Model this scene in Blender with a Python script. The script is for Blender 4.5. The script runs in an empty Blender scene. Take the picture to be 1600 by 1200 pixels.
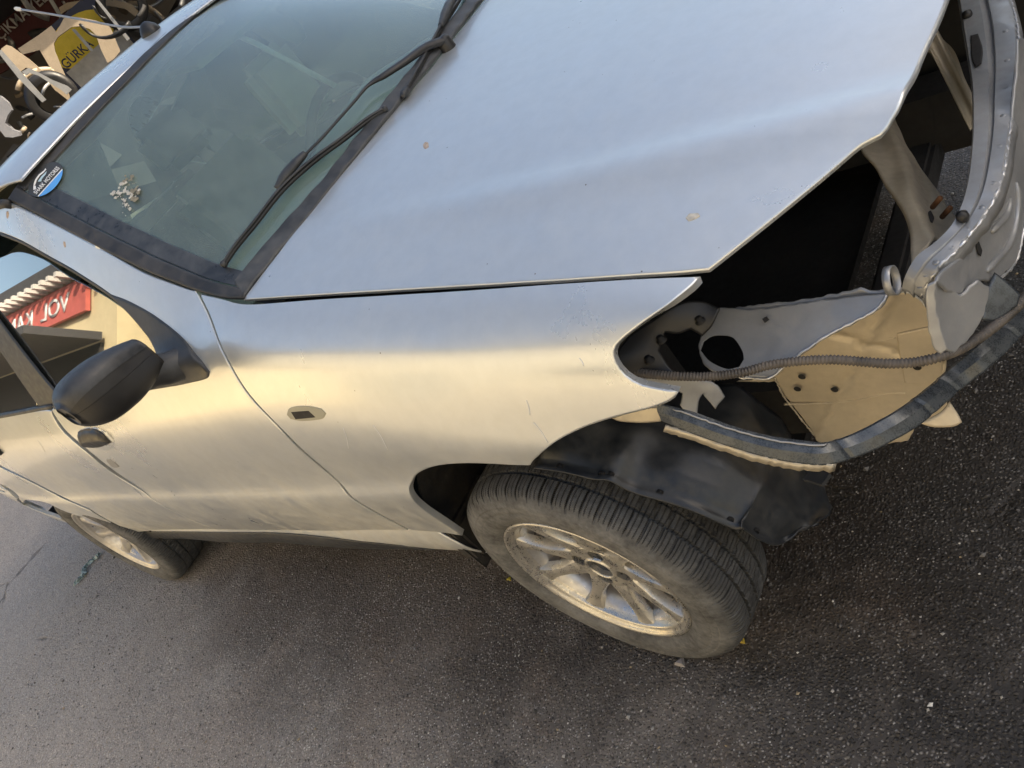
import bpy, bmesh, math, random
import numpy as np
from mathutils import Vector, Matrix
from mathutils.geometry import delaunay_2d_cdt
SC = bpy.context.scene
COL = SC.collection
random.seed(7); RNG = np.random.default_rng(7)
# ---------------------------------------------------------------- camera
cam_data = bpy.data.cameras.new('camera'); cam = bpy.data.objects.new('camera', cam_data); COL.objects.link(cam)
cam_data.sensor_width = 36; cam_data.lens = 29.3466; cam_data.clip_start = .05; cam_data.clip_end = 500
cam.matrix_world = Matrix(((0.707495, 0.096464, 0.700104, 1.04585), (0.408956, 0.752046, -0.516896, -1.40125), (-0.576372, 0.652013, 0.492620, 1.41959), (0, 0, 0, 1)))
SC.camera = cam
# ---------------------------------------------------------------- sky, sun, exposure
SUN_AZ = math.radians(50); SUN_EL = math.radians(31)          # azimuth measured from +y towards +x
world = bpy.data.worlds.new('World'); SC.world = world; world.use_nodes = True
wn = world.node_tree.nodes; wl = world.node_tree.links
sky = wn.new('ShaderNodeTexSky'); sky.sky_type = 'NISHITA'; sky.sun_disc = False
sky.sun_elevation = SUN_EL; sky.sun_rotation = SUN_AZ; sky.air_density = 1.2; sky.dust_density = 4.3; sky.ozone_density = .9
wn['Background'].inputs['Strength'].default_value = .14
wl.new(sky.outputs[0], wn['Background'].inputs['Color'])
sd = bpy.data.lights.new('sun', 'SUN'); sd.energy = 5.0; sd.angle = math.radians(.5); sd.color = (1, .86, .66)
sun = bpy.data.objects.new('sun', sd); COL.objects.link(sun)
sun.rotation_euler = Vector((math.sin(SUN_AZ)*math.cos(SUN_EL), math.cos(SUN_AZ)*math.cos(SUN_EL), math.sin(SUN_EL))).to_track_quat('Z', 'Y').to_euler()
SC.view_settings.view_transform = 'Standard'; SC.view_settings.look = 'None'
SC.view_settings.exposure = .92; SC.view_settings.gamma = 1; SC.view_settings.use_curve_mapping = False
SC.render.engine = 'CYCLES'
# ---------------------------------------------------------------- body surfaces (metres, x forward, y left, z up)
def _smooth(xs, ys, x, sg=.05):
    """piecewise linear table, softened with a gaussian"""
    g = np.linspace(-2.5, 2.5, 31); w = np.exp(-g*g/2); w /= w.sum()
    x = np.asarray(x, float)
    return sum(wi*np.interp(x+gi*sg, xs, ys) for gi, wi in zip(g, w))
def gap_z(x):
    return _smooth([-.9,-.43,-.209,.085,.315,.476,.60,.75,.9], [1.115,1.032,.993,.938,.893,.846,.800,.738,.67], x, .06)
def _spline_basis(n, s):
    """rows of natural cubic spline weights on knots 0..n-1"""
    s = np.clip(np.asarray(s, float), 0, n-1-1e-9)
    A = np.eye(n); B = np.zeros((n, n))
    for i in range(1, n-1):
        A[i, i-1:i+2] = (1, 4, 1); B[i, i-1:i+2] = (6, -12, 6)
    M = np.linalg.solve(A, B)
    i = np.floor(s).astype(int); t = s-i; E = np.eye(n)
    return ((1-t)[..., None]*E[i]+t[..., None]*E[i+1]
            + (((1-t)**3-(1-t))/6)[..., None]*M[i]+((t**3-t)/6)[..., None]*M[i+1])
_WE_X = [-1.30,-1.145,-1.058,-.851,-.704,-.57,-.44]
_WE_Y = [-.53,-.54,-.55,-.60,-.63,-.65,-.66]
_WE_Z = [1.44,1.42,1.355,1.233,1.150,1.080,1.030]
def side_controls(x):
    x = np.asarray(x, float)
    front = _smooth([-9,-.62,-.42,9], [0,0,1,1], x, .03)          # 0 = cabin, 1 = front wing
    dW = _smooth([-4.2,-3.6,-3.2,-2.7,-1,0,.2,.35,.5,.75], [.22,.09,.045,.008,0,0,.008,.02,.045,.10], x, .06)
    flare = .020*np.exp(-((x+2.44)/.36)**2)
    zg = gap_z(x)
    zc = .58+.015*(x+1)
    z0 = .385+.045*(x+1)
    # top line: wing gap, windscreen edge, cant rail
    yt = _smooth([-4.2,-3.3,-2.6,-1.4]+_WE_X[1:]+[-.2,.1,.32,.5,.75], [-.70,-.68,-.56,-.535]+_WE_Y[1:]+[-.66,-.66,-.655,-.64,-.60], x, .03)
    zt = _smooth([-4.2,-3.3,-2.6,-1.4]+_WE_X[1:-1], [1.03,1.06,1.36,1.44]+_WE_Z[1:-1], x, .03)*(1-front)+zg*front
    low = np.minimum(zc, zg-.33)
    Z = [z0*(1-front)+np.minimum(z0, low-.2)*front, (z0+zc)/2*(1-front)+np.minimum((z0+zc)/2, low-.09)*front, low, low+.05]
    Y = [-.772-flare*1.2, -.797-flare*1.1, -.811-flare*.6, -.805-flare*.4]
    z5 = .865*(1-front)+(zg-.175)*front
    Z += [(Z[3]+z5)/2, z5]; Y += [-.809+0*x, -.799+0*x]
    bz = .949-.015*(x+.6)
    Z += [bz*(1-front)+(zg-.092)*front]; Y += [-.768*(1-front)+(yt-.112+.0*x)*front]
    # cabin: straight tumblehome with a little bulge; wing: tight roll
    c7 = .36; c8 = .70
    y6, z6 = Y[6], Z[6]
    Yc7 = -.768+(yt+.768)*c7-.008; Zc7 = bz+(zt-bz)*c7
    Yc8 = -.768+(yt+.768)*c8-.006; Zc8 = bz+(zt-bz)*c8
    Y += [Yc7*(1-front)+(yt-.080)*front, Yc8*(1-front)+(yt-.042)*front, yt]
    Z += [Zc7*(1-front)+(zg-.043)*front, Zc8*(1-front)+(zg-.014)*front, zt]
    tap = [1,1,1,1,1,1,1-.6*front,.0+.3*front,0,0]
    Y = [y+dW*t for y, t in zip(Y, tap)]
    return np.stack(Y, -1), np.stack(Z, -1)
def side(x, s):
    x = np.asarray(x, float); s = np.asarray(s, float)
    Y, Z = side_controls(x); B = _spline_basis(10, s)
    return np.stack([x, (B*Y).sum(-1), (B*Z).sum(-1)], -1)
def hood(x, y):
    x = np.asarray(x, float); y = np.asarray(y, float)
    c = _smooth([-.9,-.4,0,.3,.5,.7,.9], [.065,.065,.064,.074,.098,.135,.17], x, .06)
    k = 1-(np.sqrt(y*y+1e-4)/.66)**2.5
    r = _smooth([-.6,.0,.26,.45,.58,.69,.9], [.52,.493,.478,.45,.428,.40,.34], x, .08)          # pressed ridge towards the grille corner
    a = _smooth([-.6,-.2,.1,.7,.9], [0,.003,.008,.015,.015], x, .1)
    ridge = a*np.exp(-((np.abs(y)-r)/.038)**2)
    return np.stack([x, y, gap_z(x)+c*k+ridge-.005], -1)
def screen(t, e):
    """windscreen: t 0 bottom .. 1 top, e -1..1 across"""
    t = np.asarray(t, float); e = np.asarray(e, float)
    T = [0,.18,.37,.58,.87,1.0]
    ex = _smooth([-1]+T+[2], [.2]+_WE_X[::-1][:6]+[-1.85], t, .03); ey = _smooth([-1]+T+[2], [-.70]+_WE_Y[::-1][:6]+[-.44], t, .03); ez = _smooth([-1]+T+[2], [.72]+_WE_Z[::-1][:6]+[1.95], t, .03)
    k = 1-e*e
    cx = -.30-.735*t; cz = 1.075+.378*t+.02*4*t*(1-t)
    return np.stack([ex*(1-k)+cx*k, -ey*e, ez*(1-k)+cz*k], -1)
def roof(x, y):
    x = np.asarray(x, float); y = np.asarray(y, float)
    zx = _smooth([-3.2,-2.5,-2.0,-1.6,-1.3,-1.2,-1.1,-1.02,-.9,-.7], [1.30,1.42,1.475,1.498,1.503,1.500,1.480,1.452,1.39,1.28], x, .04)
    k = (np.abs(y)/.56)**2.2
    return np.stack([x-.06*k, y, zx-.034*k-.05*np.clip(np.abs(y)-.46, 0, 1)**1.5*3], -1)
# outlines measured on those surfaces and planes
SHAPES = {
 'fender': [(-0.5585,8.9396),(-0.4891,8.8433),(-0.4115,8.7317),(-0.204,8.7811),(-0.0484,8.7935),(0.0878,8.8111),(0.207,8.8277),(0.3118,8.871),(0.4361,8.9322),(0.4794,8.9549),(0.4709,8.6462),(0.4418,7.9707),(0.4065,7.365),(0.3755,6.8823),(0.3651,6.626),(0.3637,6.3408),(0.3692,6.0714),(0.3813,5.8909),(0.3997,5.8031),(0.4299,5.7171),(0.4167,5.5676),(0.3865,5.428),(0.3468,5.3047),(0.3038,5.1536),(0.2555,4.9139),(0.2067,4.5018),(0.1528,3.7265),(0.1228,3.3133),(0.1024,3.3512),(0.0497,3.4922),(-0.0057,3.5706),(-0.0635,3.543),(-0.1205,3.4053),(-0.1808,3.1093),(-0.2264,2.5855),(-0.2478,1.932),(-0.2659,1.3033),(-0.2785,0.6878),(-0.2951,0.0964),(-0.345,0.2379),(-0.4414,0.3059),(-0.436,1.1638),(-0.4454,2.5747),(-0.4335,3.9161),(-0.4319,4.6599),(-0.4541,5.5241),(-0.476,6.6088),(-0.5179,7.944),(-0.5549,8.804)],
 'front_door': [(-0.5721,9.0),(-0.5252,7.9427),(-0.4815,6.5851),(-0.4598,5.5051),(-0.438,4.6409),(-0.4434,3.8799),(-0.4537,2.4955),(-0.4496,1.0976),(-0.4545,0.2898),(-0.7,0),(-1.0,0),(-1.3,0),(-1.488,0),(-1.491,1.1),(-1.502,2.4),(-1.5107,3.6221),(-1.5093,4.4786),(-1.5381,5.3301),(-1.5427,5.8085),(-1.5184,6.004),(-1.2326,6.0173),(-0.98,6.0381),(-0.7451,6.0238),(-0.7312,6.4306),(-0.7423,6.9885),(-0.8069,7.6112),(-0.8729,7.9263),(-0.9828,8.1151),(-1.111,8.2508),(-1.2739,8.601),(-1.35,8.66),(-1.5,8.66),(-1.5,9),(-1.3,9),(-1.1626,9.0),(-1.0572,8.9656),(-0.8486,9.0),(-0.7067,8.9078)],
 'rear_door': [(-1.5499,5.9608),(-1.5638,5.7839),(-1.5696,5.2754),(-1.5447,4.4286),(-1.5511,3.5568),(-1.512,2.4),(-1.501,1.1),(-1.497,0),(-1.8,0),(-2.2,0),(-2.1568,1.6385),(-2.3758,3.5303),(-2.5208,4.3715),(-2.56,5.2),(-2.5,6.05),(-2.2,6.05),(-2.0218,6.0621),(-1.6466,6.0094)],
 'quarter_panel': [(-2.52,6.05),(-2.575,5.2),(-2.5616,4.2738),(-2.4062,3.4505),(-2.1844,1.5406),(-2.21,0.02),(-2.2059,0.5381),(-2.2874,1.0101),(-2.387,1.3311),(-2.4587,1.6112),(-2.5444,2.1255),(-2.7364,2.2413),(-3.2163,1.4089),(-2.9692,2.27),(-2.9841,3.175),(-3.0735,3.354),(-3.2,2.6),(-3.6,2.5),(-3.7,6),(-3.2,6.1)],
 'rear_bumper': [(-3.1701,3.1679),(-3.0821,2.9386),(-3.0891,1.8947),(-3.4719,1.0588),(-2.86,0.8),(-2.9,0.25),(-3.0,0.1),(-3.75,0.1),(-3.75,2.3),(-3.2,2.4)],
 'front_glass': [(-1.5213,8.3295),(-1.3406,8.2902),(-1.2716,8.2666),(-1.2159,8.193),(-1.1304,8.0535),(-1.0489,7.9308),(-0.8957,7.7664),(-0.8006,7.2983),(-0.7628,6.0415),(-1.4856,6.0298),(-1.5392,6.7661),(-1.6089,7.3345),(-1.6981,8.0053)],
 'b_pillar': [(-1.6521,8.1558),(-1.5833,7.4162),(-1.4455,6.152),(-1.5135,6.0016),(-1.6466,6.0094),(-1.7069,7.0325),(-1.7916,7.7004)],
 'rear_glass': [(-2.35,6.0),(-2.3,8.0),(-1.75,8.6),(-1.811,7.6376),(-1.7243,6.9807),(-1.6709,6.0062),(-2.0299,6.0324),(-2.2,6.0)],
 'handle': [(-1.4489,5.1663),(-1.4028,5.2597),(-1.3426,5.2638),(-1.2973,5.1539),(-1.2766,4.9466),(-1.2794,4.7271),(-1.3473,4.6575),(-1.427,4.6347),(-1.4816,4.6856),(-1.495,4.8529)],
 'handle_cup': [(-1.4582,5.1729),(-1.4038,5.2855),(-1.3392,5.286),(-1.2854,5.1694),(-1.2643,4.9382),(-1.2672,4.6988),(-1.3102,4.5535),(-1.3846,4.5059),(-1.4507,4.5814),(-1.4959,4.6708),(-1.5044,4.8585)],
 'lock': [(-1.4587,4.219),(-1.426,4.2275),(-1.4184,4.1177),(-1.4284,3.9694),(-1.4634,3.9367),(-1.4813,4.0094)],
 'rear_handle': [(-2.4412,5.3659),(-2.3413,5.2659),(-2.3027,4.973),(-2.3282,4.7929),(-2.4573,4.7646),(-2.5225,4.9605)],
 'repeater': [(-0.374,5.0009),(-0.3537,5.1548),(-0.3237,5.2328),(-0.2867,5.2519),(-0.2606,5.2045),(-0.2558,5.0834),(-0.275,4.9444),(-0.3071,4.8767),(-0.3472,4.8379),(-0.3722,4.873)],
 'repeater_hole': [(-0.3527,5.0764),(-0.2988,5.1371),(-0.2914,4.9832),(-0.3548,4.8989)],
 'hood_right': [(-0.322,0.0847),(-0.3173,-0.1062),(-0.3246,-0.255),(-0.3484,-0.3769),(-0.3743,-0.4812),(-0.4104,-0.5762),(-0.4421,-0.6536),(-0.2171,-0.6543),(-0.0594,-0.6545),(0.0786,-0.6544),(0.2003,-0.6537),(0.3073,-0.6514),(0.4349,-0.6418),(0.4894,-0.6344),(0.5057,-0.6179),(0.5546,-0.5667),(0.5955,-0.5222),(0.6428,-0.4697),(0.6581,-0.4566),(0.6761,-0.4465),(0.6867,-0.4306),(0.6999,-0.401),(0.7095,-0.3235),(0.7281,-0.2094)],
 'pillar_seal': [(0.9982,-0.9956),(0.8683,-0.9993),(0.5813,-0.9986),(0.3717,-0.9989),(0.1807,-0.9981),(0.0779,-1.0006),(0.0002,-0.9893),(0.008,-0.9605),(0.0979,-0.9613),(0.2254,-0.9553),(0.4213,-0.9496),(0.6338,-0.9467),(0.8469,-0.9467),(0.957,-0.9391),(1.0089,-0.9263)],
 'pillar_frit': [(0.9603,-0.9343),(0.8501,-0.9423),(0.6367,-0.9428),(0.4239,-0.9459),(0.228,-0.9518),(0.1009,-0.9575),(0.0032,-0.955),(0.0083,-0.912),(0.1409,-0.9061),(0.2656,-0.8996),(0.4642,-0.8901),(0.6808,-0.8825),(0.8819,-0.877),(0.9563,-0.8686)],
 'header_seal': [(1.0092,-0.9335),(1.003,-0.6829),(1.0136,-0.4202),(1.0229,-0.1862),(1.0434,0.0863),(1.0583,0.3284),(1.0739,0.7141),(1.0348,0.7186),(1.0086,0.2916),(0.9889,0.0383),(0.9684,-0.2295),(0.9615,-0.4502),(0.9604,-0.7018),(0.9716,-0.9335)],
 'cowl': [(0.0042,-0.9902),(0.0041,-0.8456),(-0.0033,-0.6952),(-0.0015,-0.5466),(-0.0004,-0.373),(0.0012,-0.1372),(0.0049,0.1518),(0.0166,0.5673),(0.0621,0.5618),(0.0478,0.1433),(0.0438,-0.1505),(0.0416,-0.3795),(0.0406,-0.5581),(0.0519,-0.7018),(0.0642,-0.8386),(0.0707,-0.9472)],
 'arm1': [(-0.0017,0.1234),(0.0152,0.0927),(0.0305,0.0589),(0.0423,0.0034),(0.0542,-0.0499),(0.0759,-0.1217),(0.0897,-0.1502),(0.0994,-0.1871),(0.1007,-0.2562),(0.1038,-0.3194),(0.1097,-0.4267),(0.1224,-0.518),(0.1311,-0.552)],
 'blade1': [(0.1338,-0.9091),(0.1334,-0.8463),(0.1244,-0.7565),(0.1186,-0.6337),(0.0928,-0.5133),(0.0617,-0.4139),(0.0352,-0.3031),(0.0158,-0.2506)],
 'yoke1': [(0.1164,-0.5004),(0.1222,-0.5393),(0.1287,-0.5903),(0.1297,-0.6362)],
 'arm2': [(0.0399,0.896),(0.0618,0.7843),(0.0683,0.5611),(0.0526,0.2863)],
 'blade2': [(-0.0005,-0.174),(0.0172,-0.012),(0.0464,0.2131),(0.0703,0.4368),(0.1326,0.8726)],
 'yoke2': [(0.0781,0.4353),(0.0711,0.364),(0.0581,0.2849),(0.0464,0.2131)],
 'sticker': [(0.9315,-0.8589),(0.9277,-0.933),(0.9193,-0.7731),(0.977,-0.8508),(0.8807,-0.8623)],
 'splat': [(0.6674,-0.7963),(0.6644,-0.7725),(0.6451,-0.7594),(0.6241,-0.7849),(0.6071,-0.7812),(0.6068,-0.7618),(0.5801,-0.7683),(0.5908,-0.7886),(0.6067,-0.8055),(0.5874,-0.8248),(0.564,-0.8343),(0.5466,-0.8588),(0.5619,-0.8646),(0.5925,-0.8374),(0.6162,-0.812),(0.6474,-0.8162)],
 'splat_b': [(0.6569,-0.7468),(0.6341,-0.7269),(0.5925,-0.7427),(0.5586,-0.7795),(0.5694,-0.7914),(0.6024,-0.7601),(0.6377,-0.7538)],
 'hood_splat': [(0.4482,-0.5604),(0.4522,-0.5535),(0.4643,-0.553),(0.4677,-0.5581),(0.4607,-0.5628),(0.4534,-0.5656)],
 'hood_rust': [(-0.1443,-0.3048),(-0.1434,-0.2976),(-0.133,-0.3018),(-0.1233,-0.3167),(-0.1291,-0.3208),(-0.1368,-0.3156)],
 'tie_inner': [(0.6411,0.2024,0.712),(0.6672,0.0547,0.712),(0.692,-0.0763,0.712),(0.7093,-0.1729,0.712),(0.7233,-0.2896,0.712),(0.7294,-0.4041,0.712),(0.7233,-0.4722,0.712),(0.7052,-0.5065,0.712),(0.6856,-0.5293,0.712),(0.671,-0.5457,0.7),(0.6619,-0.5508,0.682)],
 'tie_outer': [(0.7212,0.1509,0.702),(0.7519,-0.0121,0.702),(0.7622,-0.1251,0.702),(0.765,-0.2232,0.702),(0.7677,-0.3061,0.702),(0.7666,-0.4074,0.702),(0.7536,-0.4655,0.702),(0.7335,-0.513,0.702),(0.7146,-0.5437,0.702),(0.6964,-0.5531,0.687),(0.6813,-0.5557,0.667)],
 'front_panel': [(0.7822,-0.1701,0.7647),(0.7776,-0.2045,0.7372),(0.7704,-0.2558,0.7122),(0.7643,-0.2997,0.6877),(0.7547,-0.3669,0.6618),(0.7436,-0.4398,0.6697),(0.7326,-0.5109,0.6895),(0.7232,-0.5701,0.7139),(0.7205,-0.5875,0.7163),(0.7258,-0.5594,0.6634),(0.7337,-0.5102,0.6383),(0.7393,-0.4774,0.605),(0.744,-0.448,0.5875),(0.7511,-0.4036,0.57),(0.757,-0.3628,0.5767),(0.7628,-0.3231,0.5878),(0.7848,-0.173,0.613),(0.7976,-0.0762,0.6987)],
 'gusset': [(0.7135,-0.5774,0.7072),(0.7192,-0.5684,0.7015),(0.7282,-0.5607,0.6662),(0.7439,-0.5338,0.6607),(0.7516,-0.5252,0.6391),(0.7462,-0.5376,0.6277),(0.7374,-0.5567,0.6144),(0.7232,-0.5836,0.6081),(0.7096,-0.6072,0.6124),(0.7053,-0.6116,0.6262),(0.7067,-0.6023,0.6546),(0.7079,-0.5936,0.6817)],
 'gusset_fold': [(0.7131,-0.6014,0.7252),(0.7227,-0.5979,0.7258),(0.7165,-0.6111,0.6973),(0.716,-0.621,0.6722),(0.7155,-0.6321,0.6443),(0.7075,-0.6354,0.6425),(0.7021,-0.6323,0.6551),(0.7042,-0.6194,0.6865),(0.707,-0.6097,0.7091)],
 'leg': [(0.4341,0.1055,0.6195),(0.4903,0.1536,0.5628),(0.5363,0.0112,0.5846),(0.5846,-0.1087,0.5964),(0.6244,-0.2061,0.6055),(0.6584,-0.2856,0.612),(0.6896,-0.3641,0.6199),(0.686,-0.4092,0.6393),(0.6782,-0.4376,0.6553),(0.6719,-0.4857,0.6777),(0.6699,-0.512,0.6889),(0.6604,-0.4728,0.6808),(0.6449,-0.4168,0.6704),(0.6104,-0.3306,0.6618),(0.5879,-0.2846,0.66),(0.5627,-0.2241,0.6547),(0.5181,-0.138,0.6531)],
 'strut': [(0.5904,0.1319,0.7008),(0.6158,0.1116,0.6783),(0.6362,0.0775,0.6558),(0.6534,0.0255,0.6309),(0.6681,-0.0185,0.6098),(0.6711,-0.0578,0.5979),(0.6673,-0.0852,0.5937),(0.6542,-0.0562,0.61),(0.631,0.0052,0.6412),(0.6141,0.0427,0.6622),(0.5937,0.0733,0.6839)],
 'apron': [(0.317,-0.5061,0.4949),(0.3582,-0.505,0.4941),(0.3895,-0.5033,0.5004),(0.4351,-0.4982,0.531),(0.502,-0.4915,0.5702),(0.5564,-0.4879,0.5869),(0.5907,-0.4851,0.6016),(0.6071,-0.4828,0.6163),(0.6209,-0.4821,0.6186),(0.6384,-0.4821,0.6143),(0.6467,-0.4836,0.5999),(0.6516,-0.4852,0.5851),(0.6572,-0.4876,0.5644),(0.6579,-0.4908,0.5375),(0.6571,-0.4936,0.514),(0.6441,-0.4988,0.4738),(0.633,-0.5042,0.4315),(0.6222,-0.5107,0.3805),(0.581,-0.5129,0.372),(0.548,-0.5186,0.3333),(0.4528,-0.523,0.3202),(0.4278,-0.5248,0.3116),(0.4128,-0.5228,0.3315),(0.4014,-0.5179,0.3756),(0.3893,-0.5116,0.431),(0.3828,-0.5054,0.4844)],
 'apron_holes': [(0.4365,-0.5023,0.4966),(0.4195,-0.5057,0.4728),(0.4774,-0.5052,0.4623),(0.6098,-0.4984,0.4861)],
 'apron_foot': [(0.6309,-0.613,0.4875),(0.6546,-0.5945,0.486),(0.6665,-0.5803,0.4911),(0.6732,-0.5894,0.4736),(0.6759,-0.5952,0.4638),(0.6657,-0.603,0.4646),(0.6453,-0.6112,0.4753)],
 'rail': [(0.3926,-0.5436,0.7066),(0.4604,-0.5518,0.6938),(0.5336,-0.5479,0.6858),(0.5933,-0.5437,0.6798),(0.6401,-0.5431,0.6739),(0.637,-0.5535,0.6694),(0.6277,-0.5626,0.6664),(0.6022,-0.5758,0.6636),(0.5612,-0.5953,0.66),(0.519,-0.6223,0.6531),(0.4975,-0.6386,0.6483),(0.4915,-0.6453,0.646),(0.4798,-0.6468,0.6469),(0.4374,-0.6445,0.6536),(0.4079,-0.6405,0.6594),(0.3845,-0.624,0.6702),(0.3765,-0.6001,0.6824),(0.3826,-0.5746,0.6935)],
 'rail_hole': [(0.4119,-0.587,0.6838),(0.43,-0.5914,0.6794),(0.4448,-0.6097,0.6689),(0.4484,-0.6221,0.6626),(0.4424,-0.6324,0.6586),(0.4232,-0.6346,0.6601),(0.3966,-0.6234,0.6689),(0.3801,-0.6075,0.6785),(0.3843,-0.5949,0.6838),(0.396,-0.5881,0.6854)],
 'rail_back': [(0.3745,-0.5458,0.6963),(0.4357,-0.5413,0.6916),(0.5197,-0.5373,0.6811),(0.5899,-0.5314,0.6772),(0.6025,-0.5303,0.6766),(0.6216,-0.5317,0.6696),(0.646,-0.5291,0.6694),(0.6543,-0.5307,0.6642),(0.6464,-0.5347,0.6581),(0.6341,-0.5346,0.661),(0.5871,-0.5368,0.6671),(0.5264,-0.5407,0.6727),(0.4517,-0.5458,0.679),(0.3847,-0.5486,0.6885)],
 'bracket': [(0.3015,-0.6797,0.7121),(0.3449,-0.6649,0.6885),(0.3906,-0.6514,0.6603),(0.4058,-0.6503,0.6452),(0.4099,-0.6581,0.6278),(0.3952,-0.6734,0.6186),(0.3846,-0.6647,0.6448),(0.3771,-0.6745,0.6369),(0.371,-0.6879,0.6212),(0.3578,-0.6904,0.6317),(0.3529,-0.6849,0.6464),(0.3598,-0.6732,0.6582),(0.3416,-0.6743,0.6766),(0.3113,-0.6816,0.6982)],
 'lamp_plate': [(0.3937,-0.5587,0.7324),(0.4142,-0.559,0.7117),(0.4026,-0.5832,0.7011),(0.3912,-0.5983,0.6987),(0.3786,-0.5964,0.713),(0.3632,-0.6075,0.7182),(0.3485,-0.6121,0.7288),(0.339,-0.6356,0.7167),(0.3504,-0.6499,0.6921),(0.3657,-0.6542,0.673),(0.3358,-0.6679,0.6904),(0.3059,-0.6787,0.7103),(0.2905,-0.6723,0.7315),(0.2892,-0.6558,0.7479),(0.307,-0.6302,0.7536),(0.335,-0.6034,0.7503),(0.3667,-0.573,0.7464)],
 'fender_inner': [(0.2627,-0.7271,0.6762),(0.3004,-0.7137,0.6784),(0.3372,-0.7046,0.669),(0.3531,-0.7027,0.6589),(0.3299,-0.7146,0.6462),(0.3007,-0.7215,0.6547),(0.2743,-0.7264,0.6665)],
 'liner_out': [(0.0893,-0.775,0.629),(0.1439,-0.775,0.6128),(0.1936,-0.775,0.5974),(0.2206,-0.774,0.5901),(0.2443,-0.772,0.5598),(0.29,-0.77,0.526),(0.3367,-0.768,0.4862),(0.3671,-0.762,0.4404),(0.378,-0.76,0.4414),(0.3857,-0.75,0.3952),(0.3927,-0.74,0.3642),(0.4,-0.72,0.3434),(0.4085,-0.7,0.3392)],
 'liner_in': [(0.1477,-0.6,0.6283),(0.1597,-0.57,0.5919),(0.1795,-0.54,0.5544),(0.2102,-0.52,0.5268),(0.2517,-0.51,0.5125),(0.2829,-0.505,0.5021),(0.3104,-0.5,0.4855),(0.3308,-0.5,0.4519),(0.3453,-0.5,0.405),(0.3515,-0.5,0.3651),(0.3599,-0.51,0.3094),(0.3755,-0.53,0.2786),(0.3884,-0.56,0.2565)],
 'beam': [(0.3714,-0.745,0.7008),(0.4131,-0.75,0.6786),(0.4573,-0.752,0.6477),(0.4995,-0.75,0.6183),(0.5355,-0.746,0.5996),(0.5642,-0.738,0.5847),(0.592,-0.7102,0.5659),(0.625,-0.6801,0.5576),(0.648,-0.6455,0.546),(0.668,-0.5969,0.5293),(0.683,-0.5571,0.5157),(0.712,-0.5263,0.5183),(0.745,-0.4397,0.4946),(0.77,-0.3381,0.4626)],
 'conduit': [(0.2829,-0.66,0.7147),(0.2947,-0.665,0.711),(0.3329,-0.67,0.7033),(0.3716,-0.67,0.693),(0.4162,-0.665,0.6803),(0.4628,-0.66,0.6754),(0.4976,-0.65,0.6731),(0.5374,-0.64,0.6642),(0.5765,-0.635,0.6544),(0.608,-0.63,0.6396),(0.635,-0.625,0.6257),(0.6671,-0.62,0.6171),(0.6971,-0.615,0.6172),(0.716,-0.579,0.5949),(0.737,-0.5375,0.5791),(0.755,-0.4919,0.5644),(0.767,-0.4482,0.5518),(0.785,-0.3609,0.5245)],
 'corner_plate': [(0.7468,-0.4786,0.6217),(0.7564,-0.4806,0.6037),(0.7668,-0.4849,0.582),(0.7632,-0.4981,0.5748),(0.7436,-0.5252,0.5805),(0.7295,-0.5352,0.5939),(0.7337,-0.5116,0.6105)],
 'bg_frame': [(-12.8872,6.7373,2.7116),(-12.7652,6.9483,2.7861),(-12.692,7.075,2.699),(-12.5942,7.2442,2.4798),(-12.5468,7.3261,2.2878),(-12.5707,7.2848,2.1664),(-12.623,7.1944,1.9392),(-12.7047,7.0529,1.9173),(-12.7645,6.9496,1.936),(-12.7293,7.0103,2.1294),(-12.6764,7.1019,2.3286),(-12.678,7.0992,2.4516),(-12.7231,7.0211,2.5683),(-12.771,6.9383,2.6292),(-12.9085,6.7004,2.649),(-12.9661,6.6007,2.618),(-13.0021,6.5385,2.5291),(-13.0565,6.4443,2.309),(-13.097,6.3743,2.1248),(-13.1552,6.2736,2.1802),(-13.1141,6.3446,2.4612),(-13.0812,6.4016,2.6762),(-13.2022,6.1923,2.7807),(-13.1945,6.2056,2.8761),(-13.0059,6.5319,2.8342),(-12.8806,6.7487,2.8198)],
 'bg_arch': [(-14.1889,7.8793,3.0912),(-14.1052,8.0241,3.0688),(-13.9875,8.2277,2.9447),(-13.8135,8.5287,2.7116),(-13.6964,8.7314,2.4324),(-13.6927,8.7377,2.2945),(-13.7076,8.7119,2.076),(-13.7339,8.6664,1.967),(-13.74,8.6559,2.0442),(-13.7449,8.6474,2.2399),(-13.7661,8.6108,2.4312),(-13.8564,8.4546,2.6322),(-13.9774,8.2452,2.8263),(-14.0756,8.0753,2.9473),(-14.1559,7.9363,2.9903),(-14.2117,7.8398,2.9967)],
 'bg_panel': [(-11.7767,5.2645,2.8488),(-11.7326,5.3407,2.8439),(-11.7172,5.3674,2.7988),(-11.6934,5.4085,2.548),(-11.6823,5.4277,2.2464),(-11.6542,5.4764,2.023),(-11.6351,5.5093,1.8565),(-11.7077,5.3838,1.837),(-11.7225,5.3582,2.0653),(-11.7049,5.3887,2.2602),(-11.7136,5.3736,2.4059),(-11.7546,5.3027,2.4925),(-11.7993,5.2254,2.4979),(-11.7984,5.2269,2.5833),(-11.7908,5.24,2.7006),(-11.7831,5.2534,2.8376)],
 'bg_strip': [(-11.3542,4.9772,2.8247),(-11.3303,5.0185,2.7876),(-11.3466,4.9904,2.3976),(-11.3631,4.9617,2.0159),(-11.3944,4.9076,2.023),(-11.3897,4.9157,2.4028)],
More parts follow.
